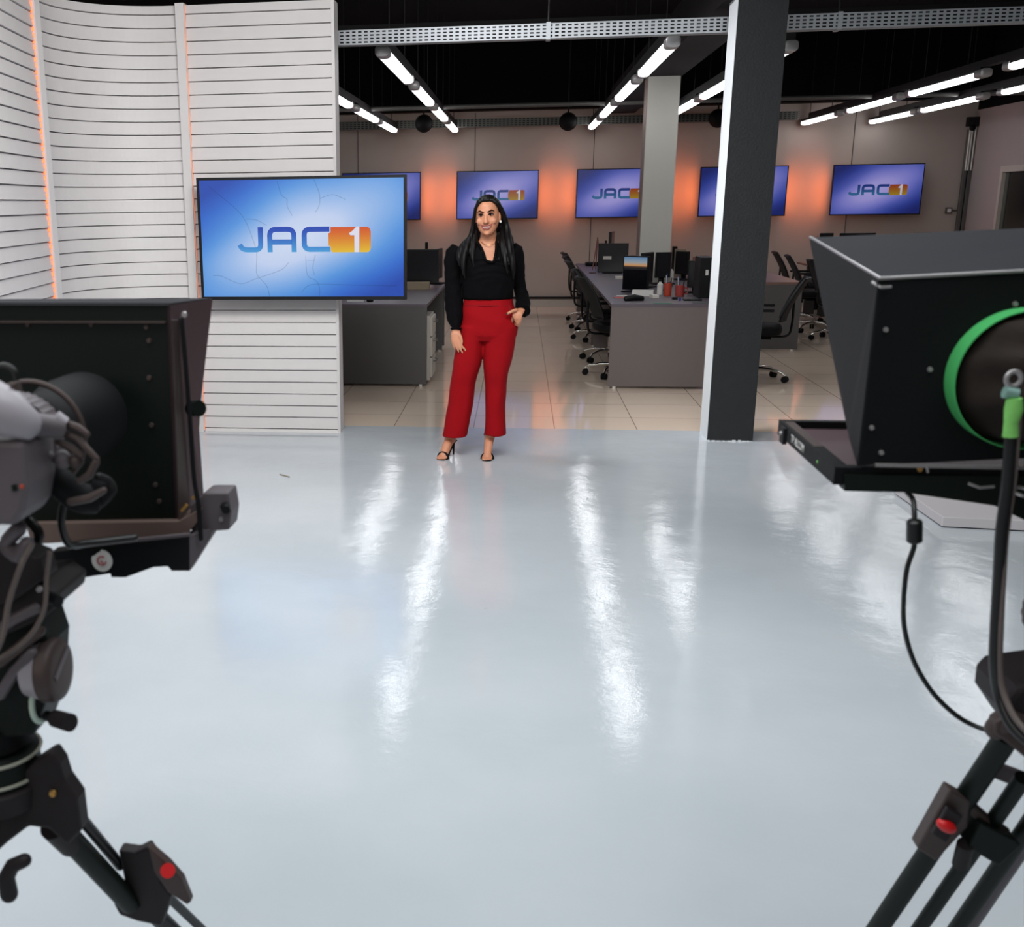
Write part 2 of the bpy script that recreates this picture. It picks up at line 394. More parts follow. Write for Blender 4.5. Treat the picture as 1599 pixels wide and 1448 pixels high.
# ------------------------------------------------------------------ pillars and beams
bm = bx(1.343, 1.655, 8.075, 8.39, 0, 3.95)
bm.faces.ensure_lookup_table()
t = thing('pillar', 'tall foreground square pillar, charcoal front and white side, standing at the edge of the painted floor', 'pillar', (1.5, 8.2, 0))
obj('pillar_shaft', bm, M_colw, t)
obj('pillar_front_face', bx(1.345, 1.655, 8.071, 8.078, 0.005, 3.95), M_cold, t, label='charcoal painted front face')
bm = B()
for i in range(9):
    x = 1.35 + i * .034 + random.uniform(-.01, .01); box(bm, x, x + random.uniform(.012, .03), 8.058, 8.07, 0, random.uniform(.004, .010))
obj('base_sealant', bm, M_colw, t)
t = thing('pillar', 'pale plain square pillar rising from the middle desk row farther back', 'pillar', (1.47, 13.1, 0))
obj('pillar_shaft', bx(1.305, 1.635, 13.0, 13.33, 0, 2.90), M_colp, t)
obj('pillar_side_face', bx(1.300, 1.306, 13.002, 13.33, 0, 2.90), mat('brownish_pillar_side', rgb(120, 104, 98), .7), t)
single('ceiling_beam', bx(1.29, 1.65, 8.2, 18.25, 2.90, 3.25), mat('dark_brown_beam', rgb(26, 22, 24), .9, spec=.1, noise_amt=.2, noise_scale=3), 'dark painted ceiling beam running back over both pillars', 'ceiling beam')
for i, (y, z, h, lab) in enumerate(((10.6, 3.05, .02, 'thin dark crossbar hanging above the nearest row of lamps'), (12.6, 3.35, .10, 'dark steel joist crossing the newsroom ceiling'))):
    single('ceiling_joist', bx(-4, 6.4, y, y + .05, z, z + h), M_dkmetal, lab, 'ceiling joist')
bm = B(); cyl(bm, (-4, 15.0, 2.80), (XR - .1, 15.0, 2.80), .028)
single('ceiling_pipe', bm, M_grey, 'long grey pipe crossing the newsroom ceiling above the far lamps', 'pipe', smooth=True)

# ------------------------------------------------------------------ slotted cable trays
def tray(label, x0, x1, y, zb, h, w, m, pitch=.0430):
    t = thing('cable_tray', label, 'cable tray', ((x0 + x1) / 2, y, zb))
    # the front side wall is a sheet really cut by four rows of slots
    bm = B(); rows = 4; sh = h * .052; 
    zc = [h * (k + .7) / (rows + .35) for k in range(rows)]
    n = int((x1 - x0) / pitch); sl = pitch * .60
    def sheet(yy, horizontal=False):
        for k in range(rows + 1):
            a = 0 if k == 0 else zc[k - 1] + sh
            b = h if k == rows else zc[k] - sh
            box(bm, x0, x1, yy, yy + .0015, zb + a, zb + b)
        for k in range(rows):
            for i in range(n):
                xa = x0 + i * pitch + sl
                box(bm, xa, x0 + (i + 1) * pitch, yy, yy + .0015, zb + zc[k] - sh, zb + zc[k] + sh)
    sheet(y)
    obj('slotted_side', bm, m, t)
    bm = B(); box(bm, x0, x1, y + .002, y + w, zb, zb + .0015)
    obj('tray_bottom', bm, M_galv if m is M_galv else M_grey, t)
    obj('rear_side_shade', bx(x0, x1, y + w, y + w + .0015, zb, zb + h), M_dkmetal, t)  # coloured dark to stand in for the darkness seen through the slots
    return t
YT = 8.5
tr = tray('near slotted galvanised cable tray crossing the top of the view in front of the lamps', -1.6, 4.4, YT, 2.735, 0.098, 0.10, M_galv)
for x in (0.16, 2.08):
    bm = bx(x - .015, x + .015, YT - .006, YT + .11, 2.728, 2.84)
    c = obj('hanger_clamp', bm, M_galv, tr); bm = B(); cyl(bm, (x, YT + .05, 2.84), (x, YT + .05, 3.95), .006, seg=8); obj('hanger_rod', bm, M_dkmetal, tr)
tray('far perforated cable tray mounted along the top of the back wall', -3.6, 4.0, 18.15, 2.745, .12, .12, mat('dull_tray', rgb(96, 96, 92), .6, .2), pitch=.06)

# ------------------------------------------------------------------ black spherical speakers on the far tray
def speaker(px, py, label):
    c = at(px, py, 17.9); t = thing('ceiling_spotlight', label, 'spotlight', c, 'round black fittings along the far cable tray')
    bm = B(); ball(bm, c, .122, seg=24); obj('round_housing', bm, M_black, t, smooth=True)
    bm = B(); cyl(bm, c + Vector((0, 0, .11)), Vector((c.x, c.y, 3.95)), .012, seg=8); obj('stem', bm, M_dkmetal, t)
    bm = B(); torus(bm, c + Vector((0, -.02, 0)), .126, .006, (0, 1, 0)); obj('yoke', bm, M_dkmetal, t, smooth=True)
speaker(662, 193, 'round black ceiling fitting above the gap left of the second back television')
speaker(887, 190, 'round black ceiling fitting left of the pale pillar')
speaker(1121, 185, 'round black ceiling fitting half hidden behind the foreground pillar')

# ------------------------------------------------------------------ linear tube lamps
ZL = 2.72; LL = 2.14
def cap_ring(x, y0, z, w, h, n=20):
    pts = []
    for k in range(n):
        a = 2 * PI * k / n
        cx, sz = math.cos(a), math.sin(a)
        pts.append(Vector((x + math.copysign(abs(cx) ** .6, cx) * w / 2, y0, z + math.copysign(abs(sz) ** .6, sz) * h / 2)))
    return pts
def make_lamp():
    t = thing('linear_ceiling_lamp', '', 'ceiling lamp')
    bm = B(); loft(bm, [cap_ring(0, .0, .0, .080, .058), cap_ring(0, .008, .0, .102, .078), cap_ring(0, .17, .0, .104, .080)]); obj('end_cap', bm, M_cap, t, smooth=True)
    bm = B(); loft(bm, [cap_ring(0, LL - .14, .0, .104, .080), cap_ring(0, LL - .008, .0, .102, .078), cap_ring(0, LL, .0, .080, .058)]); obj('end_cap', bm, M_cap, t, smooth=True)
    bm = B(); box(bm, -.04, .04, .05, LL - .05, .012, .05); obj('housing', bm, M_dkmetal, t)
    bm = B()
    rr = []
    for i, y in enumerate((.14, .18, .24, .5, LL - .5, LL - .21, LL - .15, LL - .11)):
        w = .094 * (.55 if i in (0, 7) else .86 if i in (1, 6) else 1)
        rr.append([Vector((p.x, p.y, min(p.z, .012))) for p in cap_ring(0, y, -.005, w, .062)])
    loft(bm, rr); obj('diffuser', bm, M_tube, t, smooth=True, label='lit white diffuser')
    return t
lamp0 = make_lamp(); used = [False]
rows = [(-1.94, [11.25, 13.7, 16.0], 'left row nearest the slatted wall'), (-1.03, [8.74, 11.27, 13.8, 16.3], 'row left of the woman and above her'),
        (1.035, [8.74, 11.27, 13.8, 16.3], 'row ending just left of the pale pillar'), (1.93, [9.2, 11.3, 13.6], 'row passing behind the foreground pillar'),
        (4.15, [9.0, 11.6, 14.0, 16.46], 'row left of the two at the right side'), (5.12, [11.7, 14.25, 16.5], 'rightmost row')]
ordn = ['nearest', 'second nearest', 'third nearest', 'farthest']
for x, ys, lab in rows:
    for k, y in enumerate(ys):
        o = ordn[k] if k < len(ys) - 1 else 'farthest'
        label = 'lit ceiling lamp, %s of the %s' % (o, lab)
        if not used[0]:
            lamp0.location = (x, y, ZL); lamp0['label'] = label; lamp0['group'] = 'linear ceiling lamps over the newsroom'; used[0] = True
        else: dup(lamp0, (x, y, ZL), 0, label, 'linear ceiling lamps over the newsroom')
    tr_ = thing('lighting_track', 'dark ceiling track carrying the lamp %s' % lab, 'lighting track', (x, ys[0], ZL + .05))
    obj('track_rail', bx(x - .035, x + .035, ys[0] + .05, 18.1, ZL + .05, ZL + .11), M_dkmetal, tr_)
    for y in ys:
        for q in (.5, 1.7): bm = B(); cyl(bm, (x, y + q, ZL + .11), (x, y + q, 3.95), .0045, seg=6); obj('hanger_wire', bm, M_dkmetal, tr_)

# ------------------------------------------------------------------ television screens with the programme title
def screen_colour(u, v, back):
    # u right 0..1, v down 0..1
    dx = (u - .50); dy = (v - .50) * .58
    a = math.radians(-24); X = dx * math.cos(a) + dy * math.sin(a); Y = -dx * math.sin(a) + dy * math.cos(a)
    r = 1.14 * math.sqrt((X / .60) ** 2 + (Y / .25) ** 2) + .10 * noise.noise(Vector((u * 3, v * 3, .3)))
    st = [(0, (214, 226, 248)), (.45, (198, 214, 246)), (.8, (142, 182, 236)), (1.1, (84, 150, 226)), (1.5, (44, 108, 208)), (1.9, (24, 72, 176))]
    if back: st = [(0, (172, 166, 226)), (.45, (158, 152, 220)), (.8, (120, 122, 204)), (1.1, (76, 88, 176)), (1.5, (36, 54, 140)), (1.9, (20, 32, 104))]
    for (p, c), (q, e) in zip(st, st[1:]):
        if r <= q: 
            k = max(0, (r - p) / (q - p)); return tuple(lin(c[i] + (e[i] - c[i]) * k) for i in range(3)) + (1,)
    return tuple(lin(x) for x in st[-1][1]) + (1,)
def attr_mat(name, strength):
    m = bpy.data.materials.new(name); m.use_nodes = True; nt = m.node_tree; b = nt.nodes['Principled BSDF']
    at_ = nt.nodes.new('ShaderNodeAttribute'); at_.attribute_name = 'picture'
    nt.links.new(at_.outputs['Color'], b.inputs['Emission Color']); b.inputs['Emission Strength'].default_value = strength
    b.inputs['Base Color'].default_value = (0.01, 0.01, 0.012, 1); b.inputs['Roughness'].default_value = .25
    return m
M_scr = attr_mat('television_picture', .88); M_scrb = attr_mat('far_television_picture', .72)
def set_picture(o, fn):
    me = o.data; ca = me.color_attributes.new('picture', 'FLOAT_COLOR', 'POINT')
    for i, v in enumerate(me.vertices): ca.data[i].color = fn(v.co)
def rc(pts, r, n=5):                     # round the inner corners of a polyline
    out = [Vector(pts[0])]
    for i in range(1, len(pts) - 1):
        p = Vector(pts[i]); a = (Vector(pts[i - 1]) - p); b = (Vector(pts[i + 1]) - p); d1 = min(r, a.length * .5); d2 = min(r, b.length * .5)
        A = p + a.normalized() * d1; Bq = p + b.normalized() * d2
        for k in range(n + 1):
            t = k / n; out.append(A * (1 - t) ** 2 + p * 2 * t * (1 - t) + Bq * t * t)
    out.append(Vector(pts[-1])); return out
def ribbon(bm, pts, w, f):               # pts in picture units, f maps (x, y) to 3D
    n = len(pts); L_, R_ = [], []
    for i, p in enumerate(pts):
        a = (pts[min(i + 1, n - 1)] - pts[max(i - 1, 0)]).normalized(); q = Vector((-a.y, a.x)) * w / 2
        L_.append(bm.verts.new(f(p + q))); R_.append(bm.verts.new(f(p - q)))
    for i in range(n - 1): bm.faces.new((L_[i], L_[i + 1], R_[i + 1], R_[i]))
LX0, LY0, LW, LH = 50.0, 97.0, 1498.0, 863.0
def television(label, x0, x1, z0, z1, yf, depth, bez_, back, proto=None):
    W_, H_ = x1 - x0, z1 - z0
    t = thing('television', label, 'television', ((x0 + x1) / 2, yf, z0), 'wall televisions along the back wall' if back else None)
    bm = B(); box(bm, x0, x1, yf + .006, yf + depth, z0, z1); obj('casing', bm, M_bezel, t, bevel=.003)
    bm = B(); box(bm, x0, x1, yf, yf + .006, z0, z0 + bez_ * 1.2); box(bm, x0, x1, yf, yf + .006, z1 - bez_, z1)
    box(bm, x0, x0 + bez_, yf, yf + .006, z0 + bez_ * 1.2, z1 - bez_); box(bm, x1 - bez_, x1, yf, yf + .006, z0 + bez_ * 1.2, z1 - bez_)
    obj('bezel', bm, M_bezel, t)
    sx0, sx1, sz0, sz1 = x0 + bez_, x1 - bez_, z0 + bez_ * 1.2, z1 - bez_
    bm = B(); nx, nz = 60, 36
    g = [[bm.verts.new((sx0 + (sx1 - sx0) * i / nx, yf + .004, sz0 + (sz1 - sz0) * j / nz)) for i in range(nx + 1)] for j in range(nz + 1)]
    for j in range(nz):
        for i in range(nx): bm.faces.new((g[j][i], g[j][i + 1], g[j + 1][i + 1], g[j + 1][i]))
    sc = obj('screen', bm, M_scrb if back else M_scr, t)
    org = Vector(t.location)
    set_picture(sc, lambda c: screen_colour((c.x + org.x - sx0) / (sx1 - sx0), 1 - (c.z + org.z - sz0) / (sz1 - sz0), back))
    f = lambda p, dy=.0025: Vector((sx0 + (p.x - LX0) / LW * (sx1 - sx0), yf + dy, sz1 - (p.y - LY0) / LH * (sz1 - sz0)))
    fz = lambda c: LY0 + (sz1 - (c.z + org.z)) / (sz1 - sz0) * LH
    def grad(c0, c1, y0=445, y1=628):
        def g_(c):
            k = min(1, max(0, (fz(c) - y0) / (y1 - y0))); q = .62 if back else 1
            return tuple(lin((c0[i] + (c1[i] - c0[i]) * k) * q) for i in range(3)) + (1,)
        return g_
    cA, cB = (22, 62, 178), (72, 160, 222)
    w = 46 if back else 38
    def letter(name, strokes):
        bm = B()
        for s in strokes: ribbon(bm, s, w, f)
        o = obj(name, bm, M_scr, sc); set_picture(o, grad(cA, cB)); return o
    letter('letter', [rc([(495, 442), (495, 609), (360, 609), (336, 570)], 42)])
    letter('letter', [rc([(564, 628), (564, 459), (744, 459), (744, 628)], 48), rc([(580, 553), (730, 553)], 1)])
    letter('letter', [rc([(1008, 461), (820, 461), (820, 609), (1014, 609)], 44)])
    V2 = lambda *a: [Vector(p) for p in a]
    bm = B()
    q = V2((1016, 446), (1206, 446), (1152, 498), (1160, 508), (1190, 508), (1190, 632), (1030, 632), (1016, 618), (1016, 590), (1000, 582), (1000, 492), (1016, 484))
    bm.faces.new([bm.verts.new(f(p, .002)) for p in q])
    q = V2((1228, 446), (1285, 446), (1303, 458), (1310, 482), (1310, 600), (1303, 622), (1288, 632), (1225, 632))
    bm.faces.new([bm.verts.new(f(p, .002)) for p in q])
    o = obj('orange_badge', bm, M_scr, sc); bmx = B(); bmx.from_mesh(o.data); bmesh.ops.triangulate(bmx, faces=bmx.faces); bmesh.ops.subdivide_edges(bmx, edges=bmx.edges, cuts=4, use_grid_fill=True); bmx.to_mesh(o.data); bmx.free()
    set_picture(o, grad((214, 78, 18), (232, 190, 38)))
    bm = B(); q = V2((1206, 444), (1226, 444), (1223, 632), (1190, 632), (1190, 506), (1162, 506), (1152, 492), (1178, 474))
    bm.faces.new([bm.verts.new(f(p, .0015)) for p in q])
    o = obj('numeral', bm, M_scr, sc); set_picture(o, lambda c: (tuple(lin(x * (.8 if back else 1)) for x in (228, 226, 240)) + (1,)))
    if not back:
        bm = B()
        for s in ([(120, 140), (300, 290), (380, 385), (440, 540), (462, 640), (455, 770), (470, 810), (530, 880), (548, 955)],
                  [(630, 110), (660, 210), (700, 240), (700, 290), (735, 360)], [(900, 100), (940, 210), (935, 290), (905, 340)], [(940, 240), (1030, 212), (1100, 235), (1130, 250)],
                  [(125, 800), (190, 805), (330, 862), (450, 825), (640, 760), (700, 705)], [(828, 655), (838, 800), (900, 840), (925, 890), (925, 955)],
                  [(900, 650), (880, 740), (890, 800)], [(790, 930), (840, 880), (930, 868), (1200, 876), (1500, 882)], [(395, 380), (470, 390), (545, 430)], [(835, 690), (888, 690)]):
            ribbon(bm, spline([Vector((x, y)) for x, y in s], 4), 4.0, lambda p: f(p, .003))
        o = obj('map_lines', bm, M_scr, sc); o.data.materials[0] = M_scr
        set_picture(o, lambda c: tuple(x * .62 for x in screen_colour((c.x + org.x - sx0) / (sx1 - sx0), 1 - (c.z + org.z - sz0) / (sz1 - sz0), False)[:3]) + (1,))
    bm = B(); cx = (x0 + x1) / 2; box(bm, cx - .2, cx + .2, yf + depth, (YB if back else YF) - .002, z0 + .2 * H_, z0 + .8 * H_)
    obj('wall_bracket', bm, M_dkmetal, t)
    return t
tv0 = television('large television in front of the white slatted wall', -2.246, -0.773, .995, 1.835, 7.95, .05, .019, False)
bm = bx(-1.20, -1.08, 8.0, 8.02, .975, .997); obj('mount_foot', bm, M_white, tv0)
labs = ['back wall television partly hidden behind the large foreground television', 'back wall television directly above and behind the woman',
        'back wall television left of the pale pillar', 'back wall television cut in half by the charcoal pillar', 'rightmost back wall television with its whole title visible']
TVX = [(-2.83, -1.573), (-1.005, .272), (.853, 2.13), (2.706, 3.994), (4.64, 5.935)]
for lab, (x0, x1) in zip(labs, TVX):
    k_ = 18.33 / 18.52; t = television(lab, x0 * k_, x1 * k_, 1.65 + (1.378 - 1.65) * k_, 1.65 + (2.115 - 1.65) * k_, 18.33, .045, .013, True)
# orange led wash between the televisions: strips on the wall, behind the screens' edges
M_glow = mat('orange_wash_led', (1, .4, .2, 1), .5, emit=(1, .20, .06, 1), strength=3)
TVX = [(a * 18.33 / 18.52, b * 18.33 / 18.52) for a, b in TVX]
for k, (a, b) in enumerate(zip(TVX, TVX[1:])):
    x0, x1 = a[1], b[0]
    t = thing('led_wall_washer', ['orange light bars behind the screens left of the woman', 'orange light bars behind the screens right of the woman', 'orange light bars right of the pale pillar', 'orange light bars right of the charcoal pillar'][k], 'led light', ((x0 + x1) / 2, 18.38, 1.4))
    for s, x in ((1, x0 - .045), (-1, x1 + .045)):
        obj('light_bar', bx(x - .010, x + .010, 18.376, 18.392, 1.47, 2.02), M_glow, t)
        area('orange_wash', (x + s * .012, 18.40, 1.74), (x + s * 1.012, 18.43, 1.74), .04, .58, 3.0, (1, .235, .08))
# ------------------------------------------------------------------ conduits in the corner
t = thing('corner_conduits', 'pair of tall aluminium conduit profiles in the back right corner', 'conduit', (6.54, 18.5, 0))
for x in (6.475, 6.545): obj('conduit_profile', bx(x, x + .055, YB - .07, YB - .01, 0, 2.58), M_grey, t, bevel=.008)
obj('conduit_gap', bx(6.53, 6.545, YB - .05, YB - .01, 0, 2.58), M_black, t)
bm = B(); 
for x in (6.50, 6.53, 6.575): cyl(bm, (x, YB - .08, 2.0), (x, YB - .08, 2.6), .012)
obj('cables', bm, M_white, t, smooth=True); bm = B(); ball(bm, (6.52, YB - .1, 2.6), .045); obj('cable_gland', bm, M_black, t, smooth=True)
obj('top_bracket', bx(6.45, 6.60, YB - .12, YB - .01, 2.62, 2.75), M_dkmetal, t)
t = thing('wall_socket_box', 'small square electrical box on the back wall beside the corner conduits', 'electrical box', (6.36, 18.57, 1.43))
obj('box_body', bx(6.31, 6.40, YB - .05, YB - .001, 1.385, 1.475), M_grey, t, bevel=.008); obj('box_face', bx(6.33, 6.38, YB - .055, YB - .049, 1.405, 1.455), M_white, t)
bm = B(); cyl(bm, (6.40, YB - .025, 1.43), (6.475, YB - .025, 1.43), .012); obj('pipe_stub', bm, M_grey, t, smooth=True)

# ------------------------------------------------------------------ desks
def desk_row(label, x0, x1, y0, y1, front_m, top_m, mids, notch=None):
    t = thing('office_desk', label, 'desk', ((x0 + x1) / 2, y0, 0))
    if notch:                            # the top is cut out around the pillar
        a0, a1, b0, b1 = notch; bm = B(); q = [bm.verts.new((x, y, .728)) for y in (y0, b0, b1, y1) for x in (x0, a0, a1, x1)]
        for j in range(3):
            for i in range(3):
                if not (i == 1 and j == 1): bm.faces.new((q[j * 4 + i], q[j * 4 + i + 1], q[j * 4 + i + 5], q[j * 4 + i + 4]))
        e = bmesh.ops.extrude_face_region(bm, geom=list(bm.faces), use_keep_orig=True); bmesh.ops.translate(bm, vec=(0, 0, .028), verts=[v for v in e['geom'] if isinstance(v, bmesh.types.BMVert)])
        obj('desktop', bm, top_m, t)
    else: obj('desktop', bx(x0, x1, y0, y1, .728, .756), top_m, t, bevel=.003)
    obj('end_panel', bx(x0 + .004, x1 - .004, y0 + .002, y0 + .03, .022, .728), front_m, t)
    for a in mids: obj('support_panel', bx(x0 + .03, x1 - .03, a, a + .03, .022, .728), front_m, t)
    xm = (x0 + x1) / 2; spans = [(y0 + .031, notch[2] - .01), (notch[3] + .08, mids[-1] - .001)] if notch else [(y0 + .031, mids[0] - .001)]
    for a, b in spans: obj('modesty_panel', bx(xm - .015, xm + .015, a, b, .3, .727), front_m, t)
    for x in (x0 + .06, x1 - .06):
        for a in [y0] + list(mids):
            bm = B(); cyl(bm, (x, a + .015, 0), (x, a + .015, .022), .016, seg=10); obj('levelling_foot', bm, M_white, t)
    return t
dl = desk_row('long dark grey desk behind the large television, empty top in front', -2.5, -.817, 10.365, 13.35, M_desk, M_top, [12.9, 13.3])
dm = desk_row('long double grey desk crowded with monitors and mugs, left of the charcoal pillar', .820, 2.02, 10.355, 17.2, M_deskm, M_top, [12.9, 13.40, 17.0], notch=(1.285, 1.65, 12.98, 13.35))
dr = desk_row('brown-topped desk with dark front behind the charcoal pillar', 2.6, 3.08, 13.1, 14.9, M_desk, M_brntop, [13.9, 14.8])
dr2 = desk_row('far brown-topped desk in the right part of the newsroom', 3.95, 5.2, 13.7, 17.3, M_desk, M_brntop, [16.8])
# drawer pedestal
t = thing('drawer_pedestal', 'off-white drawer pedestal tucked under the right end of the left desk', 'drawer unit', (-1.0, 10.7, 0))
obj('pedestal_body', bx(-1.22, -.80, 10.48, 10.92, .04, .64), M_offwhite, t, bevel=.004)
for z0, z1 in ((.07, .25), (.26, .44), (.45, .62)):
    dd = obj('drawer', bx(-.80, -.778, 10.49, 10.91, z0, z1), M_offwhite, t, bevel=.003)
    bm = B(); tube(bm, spline([(-.779, 10.6, z1 - .04), (-.752, 10.62, z1 - .045), (-.752, 10.78, z1 - .045), (-.779, 10.8, z1 - .04)], 5), .005, 8); obj('drawer_handle', bm, M_grey, dd, smooth=True)
bm = B()
for x in (-1.18, -.85):
    for y in (10.53, 10.87): cyl(bm, (x - .02, y, .02), (x + .02, y, .02), .02, seg=12)
obj('castors', bm, M_black, t, smooth=True)
# left desk equipment
DZ = .756
def monitor(label, x, y, yaw, w, h, lift, pict=None, tag_=False, group=None, m=None, name='computer_monitor'):
    t = thing(name, label, 'monitor', (x, y, DZ), group)
    T = Matrix.Translation((x, y, DZ)) @ Matrix.Rotation(yaw, 4, 'Z')
    obj('monitor_casing', bx(-w / 2, w / 2, -.012, .022, lift, lift + h, M=T), m or M_bezel, t, bevel=.004)
    s = obj('monitor_screen', bx(-w / 2 + .012, w / 2 - .012, -.0135, -.012, lift + .014, lift + h - .012, M=T), mat('dark_screen', rgb(10, 12, 18), .2), t)
    bm = B(); box(bm, -.025, .025, .022, .05, .01, lift + h * .5, M=T); obj('stand_neck', bm, M_black, t)
    bm = B(); box(bm, -.12, .12, -.07, .11, 0, .012, M=T); obj('stand_base', bm, M_black, t, bevel=.004)
    if pict:
        bm = B(); x0, x1, z0, z1 = -w / 2 + .012, w / 2 - .012, lift + h * .60, lift + h - .012
        g = [[bm.verts.new(T @ Vector((x0 + (x1 - x0) * i / 12, -.0145, z0 + (z1 - z0) * j / 12))) for i in range(13)] for j in range(13)]
        for j in range(12):
            for i in range(12): bm.faces.new((g[j][i], g[j][i + 1], g[j + 1][i + 1], g[j + 1][i]))
        o = obj('sunset_wallpaper', bm, M_scr, s)
        def pc(c):
            k = (c.z + DZ - DZ - z0) / (z1 - z0)
            st = [(0, (22, 22, 26)), (.22, (40, 32, 30)), (.34, (196, 140, 90)), (.6, (140, 150, 160)), (1, (90, 124, 160))]
            for (p, a), (q, b) in zip(st, st[1:]):
                if k <= q + 1e-6: u = (k - p) / (q - p); return tuple(lin(a[i] + (b[i] - a[i]) * u) for i in range(3)) + (1,)
            return (.1, .2, .35, 1)
        set_picture(o, pc)
    if tag_: obj('label_sticker', bx(-w * .32, -w * .05, -.016, -.0136, lift + h * .45, lift + h * .56, M=T), M_paper, t)
    return t
p = onz(665, 443, DZ); monitor('wide black monitor seen from behind on the left desk, beside the large television', -1.08, 12.35, 0, .46, .36, .05)
bm = bx(-1.20, -.94, 12.1, 12.28, DZ, DZ + .075); single('paper_tray', bm, M_cardb, 'beige paper box in front of the black monitor on the left desk', 'paper box', bevel=.004)
monitor('slim black monitor behind the wide one at the edge of the left desk', -.90, 13.0, math.radians(80), .30, .33, .06)
bm = B(); box(bm, -1.03, -1.00, 12.72, 12.76, DZ, DZ + .47); single('desk_phone_stand', bm, M_black, 'small black upright object rising above the wide monitor on the left desk', 'desk accessory', bevel=.004)
bm = bx(-1.30, -1.26, 12.7, 12.76, DZ, DZ + .52); single('document_stand', bm, M_black, 'black upright stand just right of the large television edge', 'stand', bevel=.003)
q = onz(577, 472, DZ); bm = B(); ball(bm, q + Vector((0, .03, .012)), .035, .02, .014); single('computer_mouse', bm, M_black, 'black computer mouse on the left desk under the large television', 'computer mouse', smooth=True)

# middle desk equipment
def onD(px, py): return onz(px, py, DZ)
q = onD(956, 427); monitor('black monitor with a small white sticker at the far end of the middle desk', q.x, q.y, math.radians(-8), .37, .36, .01, tag_=True)
q = onD(990, 458); mm = monitor('black monitor showing a sunset picture on the middle desk', q.x + .02, q.y + .12, math.radians(-42), .30, .335, .02, pict=True)
q = onD(1010, 452); monitor('black monitor with its dark back, just right of the sunset monitor', q.x + .02, q.y + .25, math.radians(62), .28, .33, .03)
q = onD(1034, 445); monitor('black monitor in front of the pale pillar', q.x + .01, q.y + .1, math.radians(15), .17, .27, .07)
q = onD(1066, 440); monitor('angled black monitor on the right half of the middle desk', q.x + .02, q.y + .3, math.radians(-55), .20, .26, .06)
q = onD(1084, 458); monitor('small black monitor just left of the computer tower', q.x, q.y + .02, math.radians(-20), .14, .26, .05)
q = onD(994, 410); monitor('slim black monitor seen edge-on left of the pale pillar', 1.17, 15.15, math.radians(80), .40, .40, .10)
# upright things
def slab(name, label, cat, px, py, w, d_, h, m, yaw=0, lean=0, z=DZ, dy=0, bev=.003):
    q = onz(px, py, z); T = Matrix.Translation((q.x, q.y + dy, z)) @ Matrix.Rotation(yaw, 4, 'Z') @ Matrix.Rotation(lean, 4, 'X')
    return single(name, bx(-w / 2, w / 2, 0, d_, 0, h, M=T), m, label, cat, bevel=bev)
slab('computer_tower', 'large black computer tower with a white label against the charcoal pillar', 'computer', 1101, 466, .12, .36, .37, M_bezel)
q = onD(1101, 466); single('tower_label', bx(q.x - .012, q.x + .014, q.y - .003, q.y - .0005, DZ + .21, DZ + .26), M_white, 'white label on the black computer tower', 'label')
slab('document_holder', 'grey upright file holder left of the pale pillar', 'file holder', 1006, 424, .085, .1, .23, M_pink, dy=.0)
slab('file_holder', 'narrow black file holder behind the far monitor', 'file holder', 969, 413, .07, .06, .26, M_black)
slab('router_box', 'tall dark box right of the pale pillar on the middle desk', 'box', 1052, 430, .05, .1, .34, M_black)
slab('greenish_carton', 'greenish-grey carton standing right of the pale pillar', 'carton', 1063, 432, .10, .1, .32, M_cardb, yaw=.3)
slab('pink_carton', 'dusty pink carton behind the black computer tower', 'carton', 1087, 436, .11, .08, .25, M_pink, yaw=-.3)
q = onz(943, 400, DZ)
t = thing('picture_easel', 'slim A-shaped easel standing behind the far monitor', 'easel', (q.x, q.y, DZ))
q = Vector((1.02, 15.6, DZ))
t.location = q
for a, b in (((-.05, 0, 0), (.0, .02, .42)), ((.06, 0, 0), (.0, .02, .42)), ((0, .14, 0), (0, .02, .42))):
    bm = B(); cyl(bm, q + Vector(a), q + Vector(b), .007, seg=8); obj('easel_leg', bm, M_pink, t)
single('upright_pen_display', bx(1.11, 1.135, 15.5, 15.52, DZ, DZ + .38), M_black, 'thin black upright bar right of the easel', 'stand')
def mug(name, label, px, py, r, h, m, handle, pens, cat='mug'):
    q = onD(px, py); t = thing(name, label, cat, q)
    bm = B(); n = 24
    rings = [[q + Vector((rr * math.cos(2 * PI * k / n), rr * math.sin(2 * PI * k / n), z)) for k in range(n)] for rr, z in ((r * .9, 0), (r, .01), (r, h), (r * .9, h), (r * .85, .01))]
    loft(bm, rings); obj('mug_body', bm, m, t, smooth=True)
    if handle:
        bm = B(); torus(bm, q + Vector((r + .006, 0, h * .5)), h * .27, .006, (0, 1, 0)); obj('mug_handle', bm, m, t, smooth=True)
    for k in range(pens):
        a = 2 * PI * k / pens; bm = B()
        cyl(bm, q + Vector((r * .3 * math.cos(a), r * .3 * math.sin(a), .012)), q + Vector((r * .9 * math.cos(a), r * .9 * math.sin(a), h + .05 + .02 * (k % 3))), .004, seg=6)
        single('pen', bm, [M_bezel, M_white, M_blue][k % 3], '%s pen in the %s' % (['black', 'white', 'blue'][k % 3], 'red mug' if handle else 'orange-red cup'), 'pen', 'pens in the desk cups')
    return t
mug('red_mug', 'red ceramic mug with a handle holding pens on the middle desk', 1061, 463, .042, .105, M_terr, True, 3)
mug('pen_cup', 'orange-red cup of pens just left of the red mug', 1042, 462, .036, .12, M_orr, False, 3, 'cup')
